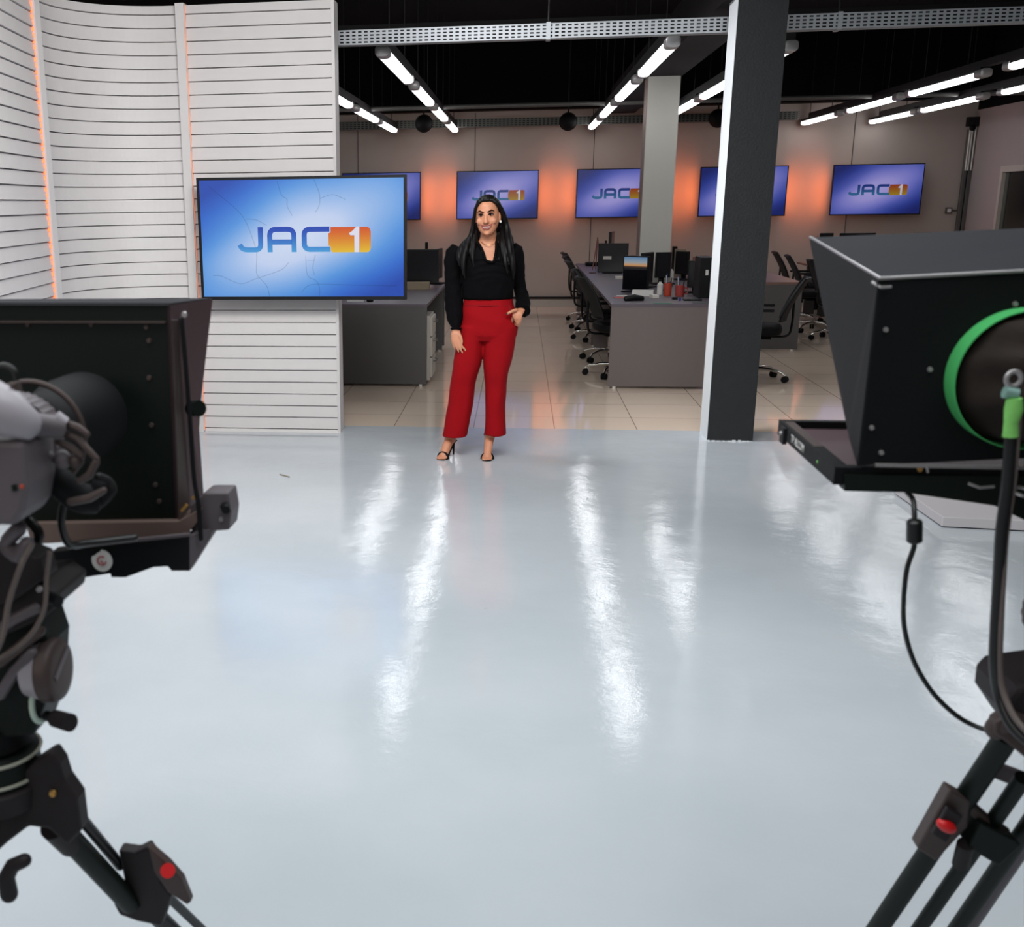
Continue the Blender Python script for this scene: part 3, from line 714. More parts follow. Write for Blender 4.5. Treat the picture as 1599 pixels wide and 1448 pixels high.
def bottle(label, px, py, r, h, m):
    q = onD(px, py); t = thing('bottle', label, 'bottle', q)
    bm = B(); tube(bm, [q, q + Vector((0, 0, h * .7)), q + Vector((0, 0, h * .8)), q + Vector((0, 0, h * .88))], [r, r, r * .5, r * .4], 16); obj('bottle_body', bm, m, t, smooth=True)
    bm = B(); cyl(bm, q + Vector((0, 0, h * .88)), q + Vector((0, 0, h)), r * .45); obj('bottle_cap', bm, M_bezel, t, smooth=True)
bottle('white bottle standing left of the pen cup', 1030, 460, .028, .14, M_white)
bottle('slim white bottle behind the pen cup', 1048, 440, .022, .16, M_white)
slab('white_router', 'flat white box with a dark stripe lying in front of the sunset monitor', 'box', 1003, 463, .20, .12, .055, M_white, yaw=-.15)
slab('paper_stack', 'loose stack of white paper beside the flat white box', 'paper', 1024, 466, .06, .1, .03, M_paper, yaw=.2)
q = onD(990, 470); bm = B(); tube(bm, [q + Vector((-.07, 0, .02)), q + Vector((.0, .02, .03)), q + Vector((.07, .03, .02))], [.025, .03, .025], 12, ball=True); single('desk_telephone', bm, M_bezel, 'black telephone handset at the front of the middle desk', 'telephone', smooth=True)
slab('red_notebook', 'small red notebook with a white sheet on the left edge of the middle desk', 'notebook', 969, 466, .12, .07, .010, M_terr)
slab('white_notepad', 'white notepad lying on the red notebook', 'notepad', 971, 463, .10, .05, .008, M_paper, z=DZ + .010)
slab('green_folder', 'green folder lying at the front edge of the middle desk', 'folder', 1036, 475, .16, .07, .004, M_greenp, yaw=.05)
slab('blue_marker', 'small blue marker box beside the red mug', 'marker', 1062, 470, .02, .02, .03, M_blue)
slab('black_stapler', 'small black stapler in front of the red mug', 'stapler', 1054, 468, .05, .03, .022, M_bezel)
slab('black_keyboard', 'black keyboard at the foot of the computer tower', 'keyboard', 1082, 470, .16, .10, .015, M_bezel)
slab('grey_desk_mat', 'grey desk mat at the front right of the middle desk', 'desk mat', 1098, 474, .17, .09, .003, mat('grey_mat', rgb(70, 70, 72), .8))
slab('black_bag', 'flat black bag lying at the far left edge of the middle desk', 'bag', 925, 416, .18, .25, .05, M_black, bev=.015)
slab('white_notebook', 'white notebook in front of the far monitor', 'notebook', 968, 436, .10, .10, .03, M_paper)
slab('red_pouch', 'tiny dark red pouch on the far left of the middle desk', 'pouch', 925, 427, .08, .04, .015, M_nail)
q0 = onD(1028, 459); bm = B(); tube(bm, spline([q0, q0 + Vector((.02, .02, .06)), q0 + Vector((.06, .05, .02)), q0 + Vector((.10, 0, .006)), q0 + Vector((.14, .05, .1))], 6), .004, 6); single('desk_cable', bm, M_bezel, 'tangled black cable behind the flat white box', 'cable', smooth=True)
# far right monitor tops seen over the prompter hood, with the far desk's bag
for px0, px1, lab in ((1281, 1302, 'small dark monitor on the far right desk, left of its neighbour'), (1312, 1368, 'wider dark monitor on the far right desk')):
    a = at(px0, 364, 16.4); b = at(px1, 366, 16.4); w_ = b.x - a.x
    t = thing('computer_monitor', lab, 'monitor', ((a.x + b.x) / 2, 16.4, DZ))
    obj('monitor_casing', bx(a.x, b.x, 16.4, 16.43, DZ + .06, a.z), M_bezel, t, bevel=.006); obj('stand_base', bx(a.x + w_ * .3, b.x - w_ * .3, 16.38, 16.5, DZ, DZ + .07), M_black, t)
q = Vector((4.12, 15.4, DZ)); bm = B(); ball(bm, q + Vector((0, 0, .056)), .13, .12, .055); single('dark_bag', bm, M_pink, 'crumpled dark bag on the far brown desk behind the chairs', 'bag', smooth=True)

# ------------------------------------------------------------------ office chairs
def make_chair():
    t = thing('office_chair', '', 'chair')
    for k in range(5):
        a = 2 * PI * k / 5 + .3; c, s = math.cos(a), math.sin(a)
        bm = B(); tube(bm, [(c * .02, s * .02, .115), (c * .16, s * .16, .112), (c * .26, s * .26, .09), (c * .295, s * .295, .062)], [.018, .016, .013, .011], 10)
        arm = obj('base_arm', bm, M_chrome, t, smooth=True)
        bm = B()
        for q in (-1, 1):
            o = Vector((c * .295, s * .295, .03)) + Vector((-s, c, 0)) * .014 * q
            cyl(bm, o - Vector((-s, c, 0)) * .010, o + Vector((-s, c, 0)) * .010, .030, seg=16)
        obj('castor', bm, M_black, arm, smooth=True)
    bm = B(); cyl(bm, (0, 0, .09), (0, 0, .145), .03); cyl(bm, (0, 0, .14), (0, 0, .30), .017); obj('gas_lift', bm, M_chrome, t, smooth=True)
    bm = B(); cyl(bm, (0, 0, .27), (0, 0, .43), .026); box(bm, -.13, .13, -.08, .08, .39, .44); obj('seat_mechanism', bm, M_black, t)
    bm = B(); rings = []
    for z, e in ((.435, .90), (.445, .97), (.475, 1.0), (.505, .98), (.520, .90)):
        rings.append([Vector((.02 + math.copysign(abs(math.cos(a)) ** .45, math.cos(a)) * .24 * e, math.copysign(abs(math.sin(a)) ** .45, math.sin(a)) * .245 * e, z - (.02 * max(0, math.cos(a)) ** 4)))
                      for a in [2 * PI * k / 36 for k in range(36)]])
    loft(bm, rings); obj('seat', bm, M_black, t, smooth=True)
    def bk(u, v): # u -1..1 across, v 0..1 up
        return Vector((-.235 - .11 * v - .07 * v * v + .045 * u * u, u * (.20 + .02 * math.sin(PI * v)) * (1 - .12 * v ** 4), .57 + .37 * v))
    bm = B(); n, m_ = 10, 12; th = .012
    A_ = [[bm.verts.new(bk(-1 + 2 * i / n, j / m_)) for i in range(n + 1)] for j in range(m_ + 1)]
    C_ = [[bm.verts.new(bk(-1 + 2 * i / n, j / m_) + Vector((-th, 0, 0))) for i in range(n + 1)] for j in range(m_ + 1)]
    for j in range(m_):
        for i in range(n):
            bm.faces.new((A_[j][i], A_[j][i + 1], A_[j + 1][i + 1], A_[j + 1][i])); bm.faces.new((C_[j][i], C_[j + 1][i], C_[j + 1][i + 1], C_[j][i + 1]))
    for j in range(m_): bm.faces.new((A_[j][0], A_[j + 1][0], C_[j + 1][0], C_[j][0])); bm.faces.new((A_[j][n], C_[j][n], C_[j + 1][n], A_[j + 1][n]))
    for i in range(n): bm.faces.new((A_[0][i], C_[0][i], C_[0][i + 1], A_[0][i + 1])); bm.faces.new((A_[m_][i], A_[m_][i + 1], C_[m_][i + 1], C_[m_][i]))
    obj('backrest', bm, mat('black_mesh_fabric', rgb(20, 20, 22), .8, bump=.4, bump_scale=300), t, smooth=True)
    bm = B(); per = [bk(-1, j / 8) for j in range(9)] + [bk(-1 + 2 * i / 6, 1) for i in range(1, 6)] + [bk(1, 1 - j / 8) for j in range(9)] + [bk(1 - 2 * i / 6, 0) for i in range(1, 6)]
    per.append(per[0]); tube(bm, [p_ + Vector((-.006, 0, 0)) for p_ in per], .014, 8); obj('back_frame', bm, M_bezel, t, smooth=True)
    bm = B(); tube(bm, spline([(-.08, 0, .41), (-.26, 0, .42), (-.30, 0, .52), (-.30, 0, .78)], 5), .02, 10, flat=.6); obj('back_support', bm, M_bezel, t, smooth=True)
    for s in (-1, 1):
        bm = B(); tube(bm, spline([(.05, s * .15, .43), (.05, s * .27, .44), (.03, s * .285, .52), (-.02, s * .285, .66)], 5), .013, 8)
        ar = obj('armrest', bm, M_bezel, t, smooth=True)
        obj('arm_pad', bx(-.14, .12, s * .285 - .03, s * .285 + .03, .66, .685), M_black, ar, bevel=.01)
    return t
ch0 = make_chair(); firstc = [True]
def chair(x, y, rz, label, group):
    if firstc[0]:
        ch0.location = (x, y, 0); ch0.rotation_euler = (0, 0, rz); ch0['label'] = label; ch0['group'] = group; firstc[0] = False
    else: dup(ch0, (x, y, 0), rz, label, group)
G1 = 'black office chairs along the left side of the middle desk'
chair(.96, 11.15, math.radians(10), 'black office chair nearest the camera left of the middle desk, only its castors showing', G1)
chair(.97, 12.25, math.radians(-7), 'black office chair second from the camera left of the middle desk', G1)
chair(.97, 14.10, math.radians(5), 'black office chair third from the camera left of the middle desk', G1)
chair(.98, 15.25, math.radians(-7), 'black office chair fourth from the camera left of the middle desk', G1)
chair(1.00, 16.40, math.radians(6), 'black office chair farthest from the camera left of the middle desk', G1)
G2 = 'black office chairs right of the charcoal pillar'
chair(2.20, 10.95, math.radians(168), 'black office chair beside the charcoal pillar, seat and chrome base in full view', G2)
chair(3.80, 16.20, math.radians(-6), 'farthest black office chair at the far brown-topped desk, its back nearest the pillar', G2)
chair(3.74, 15.15, math.radians(-8), 'black office chair at the far brown desk just left of the prompter hood', G2)
chair(3.78, 14.20, math.radians(20), 'black office chair whose castors show beside the edge of the prompter hood', G2)

# ------------------------------------------------------------------ platform and scrap on the painted floor
bm = B(); prism(bm, [(2.163, 6.62, 0.006), (2.187, 5.94, 0.006), (2.60, 5.90, 0.006), (4.6, 5.90, 0.006), (4.6, 7.0, 0.006), (2.35, 7.0, 0.006)], (0, 0, .052))
t = thing('low_platform', 'low white platform board on the painted floor behind the right prompter', 'platform', (3.2, 6.4, 0))
obj('platform_board', bm, M_plat, t, bevel=.004)
bm = B(); prism(bm, [(2.19, 6.60, 0), (2.21, 5.965, 0), (4.57, 5.92, 0), (4.57, 6.97, 0), (2.37, 6.97, 0)], (0, 0, .006)); obj('platform_feet', bm, M_black, t)
a = onz(437, 741, .003); b = onz(452, 745, .003); bm = B(); cyl(bm, a, b, .004, seg=6)
single('floor_scrap', bm, M_cardb, 'small brown stick lying on the painted floor left of the woman', 'scrap')


# ------------------------------------------------------------------ the woman
YW = 7.38
def W(px, py, dy=0.0): return at(px, py, YW + dy)
def hring(xl, xr, py, df, db, dy=0.0, n=40, p=2.0, yref=None):
    # a level ring seen between photo columns xl and xr at row py; df / db = depth in front / behind
    a = W(xl, py); b = W(xr, py); c = (a + b) / 2; hw = (b - a).length / 2; out = []
    for k in range(n):
        t = 2 * PI * k / n; ca, sa = math.cos(t), math.sin(t)
        x = math.copysign(abs(ca) ** (2 / p), ca) * hw; y = math.copysign(abs(sa) ** (2 / p), sa)
        out.append(Vector((c.x + x, c.y + dy + (y * db if y > 0 else y * df), c.z)))
    return out
woman = thing('person', 'person smiling in a black long-sleeved blouse and red trousers, one hand in her pocket', 'person', (W(735, 600).x, YW, 0))
# --- body: one continuous skin surface
bm = B()
torso = [(727, 797, 470, .095, .09), (727, 797, 455, .09, .09), (727, 799, 440, .10, .09), (726, 800, 422, .115, .09), (724, 799, 405, .098, .09), (722, 797, 392, .070, .080), (732, 790, 382, .055, .07), (748, 774, 376, .045, .055), (750, 772, 370, .044, .052), (751, 772, 355, .045, .05)]
loft(bm, [hring(a, b, y, f_, k_) for a, b, y, f_, k_ in torso])
loft(bm, [hring(728, 798, 468, .08, .09), hring(730, 800, 500, .09, .10), hring(732, 800, 520, .07, .08)])
for pts, rr in (([(738, 510), (731, 560), (722, 620), (711, 660), (703, 684)], [.075, .066, .05, .043, .032]), ([(779, 510), (777, 560), (774, 620), (770, 655), (765, 684)], [.075, .066, .05, .043, .032])):
    P = [W(x, y, d) for (x, y), d in zip(pts, (0, 0, .01, .03, .05))]; tube(bm, P, rr, 14)
# arms inside the sleeves
sl = [((716, 388, .005), .050), ((711, 396, .01), .060), ((708.5, 408, .01), .060), ((707.5, 425, .01), .056), ((708, 445, .015), .055), ((709, 465, .01), .058), ((709.5, 482, 0), .060), ((710.5, 496, -.02), .056), ((711.5, 506, -.045), .042), ((712, 511, -.062), .030), ((712, 516, -.068), .034)]
sr = [((800, 389, .005), .046), ((804, 391, .01), .054), ((806, 402, .02), .050), ((807.5, 418, .05), .044), ((809, 435, .075), .042), ((812, 450, .085), .043), ((815, 461, .07), .046), ((816.5, 472, .03), .048), ((815.5, 481, -.015), .050), ((815.5, 487, -.045), .054)]
aL = [W(*p) for p, r in sl[2:9]] + [W(712, 514, -.07)]
aR = [W(*p) for p, r in sr[2:9]] + [W(815, 482, -.02)]
tube(bm, aL, [.036, .036, .034, .031, .028, .026, .024, .021], 12, ball=True); tube(bm, aR, [.032, .034, .033, .032, .030, .028, .026, .022], 12, ball=True)
# left hand hanging, back of the hand outward
wL = aL[-1]; 
def rel(o, x, y, z): return o + Vector((x, y, z))
tube(bm, [wL, rel(wL, .0, -.006, -.03), rel(wL, .004, -.012, -.075)], [.022, .034, .033], 14, flat=.55, ball=True)
fb = rel(wL, .004, -.012, -.070)
for (dx, dy, l, bend) in ((-.026, .004, .056, .006), (-.009, -.004, .070, .018), (.009, -.008, .075, .030), (.026, -.008, .066, .042)):
    b0 = fb + Vector((dx, dy, 0)); tube(bm, [b0, b0 + Vector((.006, -.006, -l * .45)), b0 + Vector((.012 + bend * .3, -.006, -l * .78)), b0 + Vector((.014 + bend * .6, .0, -l * 1.05))], [.0086, .0080, .0072, .0062], 8, ball=True)
tb = rel(wL, .020, -.012, -.030); tube(bm, [tb, tb + Vector((.014, -.012, -.022)), tb + Vector((.020, -.014, -.048)), tb + Vector((.018, -.012, -.068))], [.012, .011, .0095, .0075], 8, ball=True)
# right hand: palm on the hip, fingers entering the pocket, thumb outside
wR = aR[-1]; pk = W(809, 489, -.085)
tube(bm, [wR, wR.lerp(pk, .45) + Vector((0, -.02, 0)), pk, pk + Vector((-.010, -.004, -.016))], [.023, .030, .034, .030], 14, flat=.6, ball=True)
for k, (sx, ex, ey) in enumerate(((803, 800, 499), (807, 805, 503), (811, 809, 505), (814, 812, 503))):
    a = W(sx, 491, -.10); e = W(ex, ey, -.088); tube(bm, [a, a.lerp(e, .5) + Vector((0, -.006, 0)), e, e + Vector((.0, .02, -.02))], [.0095, .009, .0085, .007], 8, ball=True)
a = W(806, 484, -.105); tube(bm, [a, W(800, 486, -.122), W(795, 488.5, -.125), W(791.5, 490.5, -.122)], [.0115, .0105, .0095, .008], 8, ball=True)
# head
HC = W(761.3, 336.6, -.02); HM = Matrix.Translation(HC) @ Matrix.Rotation(math.radians(-5), 4, 'Z') @ Matrix.Rotation(math.radians(-4), 4, 'Y') @ Matrix.Scale(.985, 4)
def H(x, y, z): return HM @ Vector((x, y, z))
hr = [(-.122, .014, -.072, -.030), (-.117, .030, -.083, -.015), (-.106, .043, -.089, .0), (-.088, .055, -.091, .015), (-.065, .065, -.092, .045), (-.035, .072, -.093, .080),
      (.0, .0745, -.092, .094), (.03, .075, -.092, .099), (.06, .072, -.085, .096), (.085, .062, -.068, .082), (.105, .044, -.045, .06), (.117, .020, -.015, .03)]
rings = []
for z, hw, yf, yb in hr:
    cy = (yf + yb) / 2 + .012 * (1 if z < 0 else 0); r = []
    for k in range(32):
        t = 2 * PI * k / 32; ca, sa = math.cos(t), math.sin(t)
        x = ca * hw; y = (yb - cy) * sa if sa > 0 else (cy - yf) * sa
        r.append(H(x, cy + y, z))
    rings.append(r)
loft(bm, rings)
tube(bm, [H(0, -.088, .012), H(0, -.099, -.008), H(0, -.110, -.028), H(0, -.113, -.038)], [.006, .0075, .0105, .0125], 10, ball=True)
for s in (-1, 1):
    ball(bm, H(s * .012, -.101, -.040), .0085, .010, .007)
    ball(bm, H(s * .040, -.070, -.034), .024, .018, .022)
    tube(bm, [H(s * .010, -.086, .022), H(s * .028, -.087, .026), H(s * .046, -.078, .021)], [.006, .007, .006], 8, ball=True)
    ball(bm, H(s * .078, .004, -.012), .008, .018, .030, M=HM.to_3x3())
ball(bm, H(0, -.085, -.108), .020, .014, .013)
tube(bm, [H(0, .01, -.05), H(0, .02, -.12), W(762, 384, .01)], [.050, .049, .047], 18)
# feet on high heels: toes forward and low, heel lifted
def foot(toe, heel, ank):
    toe = Vector(toe); heel = Vector(heel); ank = Vector(ank); d = (toe - heel); d.z = 0; L_ = d.length; d.normalize(); sd = Vector((-d.y, d.x, 0))
    hb = Vector((heel.x, heel.y, .105)) ; bl = Vector((toe.x, toe.y, .022)) - d * .045
    tube(bm, [ank + Vector((0, 0, .05)), ank, hb.lerp(ank, .45) + d * .01], [.036, .034, .032], 14, ball=True)
    tube(bm, [hb + Vector((0, 0, .0)), hb.lerp(bl, .35) + Vector((0, 0, .018)), hb.lerp(bl, .72) + Vector((0, 0, .010)), bl + Vector((0, 0, .004))], [.026, .027, .029, .030], 14, flat=.75, ball=True)
    tube(bm, [ank, ank.lerp(bl, .5) + Vector((0, 0, .012)), bl + Vector((0, 0, .006))], [.032, .029, .026], 14, flat=.8)
    for k in range(5):
        o = (k - 2) * .0125; l = (.040, .044, .040, .034, .026)[k] if True else 0
        b0 = bl + sd * o + Vector((0, 0, -.002)); tube(bm, [b0, b0 + d * l * .6 + Vector((0, 0, -.006)), b0 + d * l + Vector((0, 0, -.009))], [.0105, .010, .0085], 8, ball=True)
    return d, sd, hb, bl
toeL, heelL, ankL = onz(687.5, 719, 0), onz(706, 711, 0), W(702, 686, .04)
toeR, heelR, ankR = onz(760, 720.5, 0), onz(764, 709.5, 0), W(764.5, 684, .04)
fL = foot(toeL, heelL, ankL); fR = foot(toeR, heelR, ankR)
body = remeshed(bm, .0042, 3)
obj('body', body, M_skin, woman, smooth=True)
# --- face
for s in (-1, 1):
    bm = B(); ball(bm, H(s * .0305, -.0835, .004), .0130, .0092, .0050, M=HM.to_3x3()); e = obj('eye', bm, M_eyew, woman, smooth=True)
    bm = B(); ball(bm, H(s * .0305 - .001, -.0900, .004), .0072, .0042, .0068, M=HM.to_3x3()); obj('iris', bm, M_eyed, e, smooth=True)
    bm = B(); tube(bm, spline([H(s * .016, -.0905, .004), H(s * .024, -.0945, .0105), H(s * .034, -.0925, .0115), H(s * .047, -.0825, .006)], 4), [.0026] * 2 + [.0036] * 9 + [.0028] * 2, 6, ball=True); obj('eyelashes', bm, M_eyed, e, smooth=True)
    bm = B(); tube(bm, spline([H(s * .0285 - s * .014, -.0955, .0225), H(s * .026, -.0965, .0265), H(s * .038, -.0905, .031), H(s * .052, -.0795, .0245)], 4), [.0034] * 3 + [.0046] * 7 + [.0028] * 3, 6, ball=True); obj('eyebrow', bm, M_brow, woman, smooth=True)
def mouth(bm, pts, rr): tube(bm, spline([H(*p) for p in pts], 5), rr, 8, ball=True)
bm = B(); mouth(bm, [(-.035, -.083, -.054), (-.017, -.0965, -.0615), (0, -.101, -.063), (.017, -.0965, -.0615), (.035, -.083, -.054)], [.0018] + [.0036] * 19 + [.0018]); 
mouth(bm, [(-.035, -.083, -.054), (-.019, -.0955, -.076), (0, -.0995, -.083), (.019, -.0955, -.076), (.035, -.083, -.054)], [.0015] + [.0038] * 19 + [.0015])
lips = obj('lips', bm, M_lip, woman, smooth=True)
bm = B(); ball(bm, H(0, -.0905, -.0695), .0255, .0092, .0074, M=HM.to_3x3()); obj('teeth', bm, M_teeth, lips, smooth=True)
bm = B(); ball(bm, H(.081, -.004, -.044), .0075, .0075, .009); obj('earring', bm, M_pearl, woman, smooth=True)
# --- trousers
bm = B()
loft(bm, [hring(a, b, y, f_, k_, p=2.2) for a, b, y, f_, k_ in ((724, 800.5, 465, .102, .10), (723.5, 801.5, 474, .106, .105), (722.5, 804.5, 486, .112, .12), (721.5, 807.5, 500, .116, .14), (719, 808.5, 512, .114, .145), (718, 808.5, 522, .11, .14), (722, 803, 532, .09, .12))])
def leg(rows): loft(bm, [hring(a, b, y, f_, f_ + .01, dy=d_, p=2.2, n=32) for a, b, y, f_, d_ in rows])
leg([(719, 757, 508, .10, 0), (716, 756, 528, .105, 0), (711.5, 754.5, 548, .10, 0), (708, 752, 563, .095, 0), (705.5, 746.5, 583, .09, .0), (703.5, 742.5, 601, .085, .01), (699.5, 738.5, 632, .085, .02), (694.5, 733.5, 660, .088, .03), (690.5, 729.5, 682, .090, .035)])
leg([(754, 808.5, 508, .10, 0), (754, 807, 524, .105, 0), (753.8, 803, 545, .10, 0), (754.5, 799, 563, .095, 0), (756.5, 794, 583, .09, .0), (757.8, 791, 601, .085, .01), (758, 790, 632, .085, .02), (757, 790, 660, .088, .03), (756, 790.5, 679.5, .090, .035)])
tr_m = remeshed(bm, .005, 5)
for v in tr_m.verts:                      # soft cloth folds
    k = max(0, 1 - abs(v.co.z - .9) / .25); v.co += v.normal * (.006 * noise.noise(v.co * 7) + .003 * noise.noise(Vector((v.co.x * 22, v.co.y * 22, v.co.z * 5))) + .004 * k * math.sin(v.co.z * 60 + v.co.x * 20) * .4)
trs = obj('trousers', tr_m, M_redcl, woman, smooth=True)
bm = B(); tube(bm, [W(795.5, 478, -.105), W(797, 486, -.112), W(801, 497, -.112), W(805, 505, -.10)], .0022, 6); obj('pocket_seam', bm, mat('dark_red_seam', rgb(96, 8, 16), .8), trs, smooth=True)
bm = B(); tube(bm, [W(x, 477.5 - .3 * (x - 762) ** 2 / 1500, -.112 + .06 * ((x - 762) / 38) ** 2) for x in range(727, 799, 6)], .0018, 6); obj('waistband_seam', bm, mat('dark_red_seam', rgb(96, 8, 16), .8), trs, smooth=True)
# --- blouse
bm = B()
bl = [(725.5, 799.5, 467.5, .100, .098), (722.5, 801.5, 464.5, .120, .112), (722.5, 802, 458, .126, .112), (722, 803, 446, .130, .11), (721.5, 803, 434, .136, .108), (721, 803, 422, .138, .106), (718, 804, 410, .126, .104), (714, 806, 400, .110, .10), (713, 806, 392, .094, .096), (722, 800, 385, .076, .084), (738, 784, 380, .062, .07), (744, 778, 377, .056, .064)]
loft(bm, [hring(a, b, y, f_, k_, p=2.25, n=48) for a, b, y, f_, k_ in bl])
tube(bm, [W(*p) for p, r in sl], [r for p, r in sl], 20)
tube(bm, [W(*p) for p, r in sr], [r for p, r in sr], 20)
tube(bm, [W(817, 478, -.02), W(822, 488, -.03), W(819, 494, -.04)], [.026, .024, .012], 12, ball=True)
bm = remeshed(bm, .0045, 3)
# V neckline: open the cloth over the breastbone
zt, zb_ = W(760, 377).z, W(768, 407.5, -.12).z
kill = []
for f in bm.faces:
    c = f.calc_center_median()
    if c.y < YW - .005 and c.z > zb_ :
        # photo column limits of the opening narrow towards its base
        py = 407.5 - (c.z - zb_) / max(1e-6, (W(760, 377, -.06).z - zb_)) * 30.5
        xl = W(745 + (py - 377) * .44, py, -.1).x; xr = W(775 - (py - 377) * .10, py, -.1).x
        if xl < c.x < xr: kill.append(f)
    elif c.z > W(760, 380).z and abs(c.x - W(761, 380).x) < .075: kill.append(f)
bmesh.ops.delete(bm, geom=kill, context='FACES')
for v in bm.verts:
    k = v.co
    d_ = .007 * noise.noise(Vector((k.x * 9, k.y * 9, k.z * 6))) + .004 * noise.noise(k * 24)
    zc = zb_ - k.z
    if k.y < YW - .04 and -.01 < zc < .12 and abs(k.x - W(768, 400).x) < .12:   # cowl drape under the neckline
        d_ += .006 * math.sin((zc - 2.2 * (k.x - W(768, 400).x) ** 2) * 150) * math.exp(-zc * 12)
    v.co += v.normal * d_
blo = obj('blouse', bm, M_blk_cl, woman, smooth=True)
bm = B()
for s, pts in ((0, [(746, 378), (752, 388), (756, 398), (759, 407), (768, 409.5)]), (1, [(775, 377), (775, 388), (773.5, 399), (772, 408), (766, 409.5)])):
    tube(bm, spline([W(x, y, -.078 - .055 * (y - 377) / 32) for x, y in pts], 4), .008, 8, ball=True)
obj('neckline_fold', bm, M_blk_cl, blo, smooth=True)
for c0, rr in ((W(712, 513, -.065), .034),):
    bm = B()
    for q in range(1): torus(bm, c0, rr * .86, .007, (0, .1, 1), seg=26)
    obj('gathered_cuff', bm, M_blk_cl, blo, smooth=True)
# necklace and clip microphone
nk = []
for k in range(21):
    t = (k - 10) / 10; nk.append(W(763 + 12 * t, 383 - 5.5 * t * t, -.078 + .035 * t * t))
bm = B(); tube(bm, nk, .0016, 6); obj('necklace', bm, M_gold, woman, smooth=True)
bm = B(); tube(bm, spline([W(770, 407, -.135), W(771, 402, -.14), W(774, 401, -.142), W(776, 405, -.142), W(780, 406, -.14)], 5), .0016, 6); ball(bm, W(779, 404, -.145), .006); obj('clip_microphone', bm, M_bezel, woman, smooth=True)
bm = B(); ball(bm, W(791.2, 490.3, -.130), .0062, .004, .0055); obj('painted_nail', bm, M_nail, woman, smooth=True)
# --- hair
bm = B()
cap = [(-.10, .072, .0, .10), (-.06, .082, -.015, .108), (-.02, .086, -.03, .112), (.02, .087, -.045, .114), (.05, .086, -.055, .113), (.075, .080, -.060, .106), (.093, .069, -.078, .094), (.110, .052, -.070, .076), (.124, .030, -.04, .05), (.130, .012, -.01, .02)]
rings = []
for z, hw, yf, yb in cap:
    cy = (yf + yb) / 2
    rings.append([H(math.cos(2 * PI * k / 36) * hw + .003, cy + (yb - cy) * math.sin(2 * PI * k / 36), z) for k in range(36)])
loft(bm, rings)
def lock(pts, rr, fl=.75): tube(bm, spline([W(*p) for p in pts], 5), [rr[min(len(rr) - 1, int(i / 5))] + (rr[min(len(rr) - 1, int(i / 5) + 1)] - rr[min(len(rr) - 1, int(i / 5))]) * (i % 5) / 5 for i in range((len(pts) - 1) * 5 + 1)], 14, flat=fl, ball=True)
lock([(760, 311, -.07), (750, 315, -.078), (743.5, 324, -.066), (740.5, 338, -.045), (738.5, 354, -.03), (735.5, 368, -.035), (731, 380, -.06), (727, 392, -.088), (724.5, 405, -.105), (724, 420, -.118), (726, 434, -.122)], [.010, .014, .015, .015, .018, .024, .029, .031, .027, .020, .006])
lock([(764, 310.5, -.07), (773.5, 315, -.080), (781, 323, -.062), (786.5, 336, -.028), (790, 350, -.01), (792, 364, -.02), (794, 378, -.055), (796.5, 392, -.082), (799, 405, -.10), (801, 420, -.11), (802, 436, -.108)], [.012, .016, .018, .022, .026, .032, .034, .032, .027, .020, .006])
lock([(788, 352, .0), (787, 366, -.01), (785, 380, -.055), (787, 395, -.088), (790, 412, -.112), (793, 428, -.118)], [.022, .028, .026, .022, .016, .005])
lock([(742, 352, .0), (741, 366, -.02), (739, 380, -.062), (737.5, 392, -.09), (738, 404, -.112), (740, 416, -.12)], [.018, .024, .023, .019, .014, .005])
lock([(733, 372, -.02), (724, 382, -.05), (718, 392, -.07), (716, 404, -.088), (718, 416, -.09)], [.018, .024, .022, .016, .005])
loft(bm, [hring(a, b, y, f_, k_, dy=.07) for a, b, y, f_, k_ in ((742, 791, 335, .05, .05), (738, 795, 352, .055, .05), (734, 799, 366, .06, .05), (728, 803, 380, .055, .05), (724, 804, 400, .04, .05), (728, 800, 430, .03, .045))])
bm = remeshed(bm, .0045, 3)
for v in bm.verts:
    k = v.co; v.co += v.normal * (.0009 * math.sin(k.x * 420 + 3 * math.sin(k.z * 9)) + .0015 * noise.noise(Vector((k.x * 60, k.y * 30, k.z * 6))))
obj('hair', bm, M_hair, woman, smooth=True)
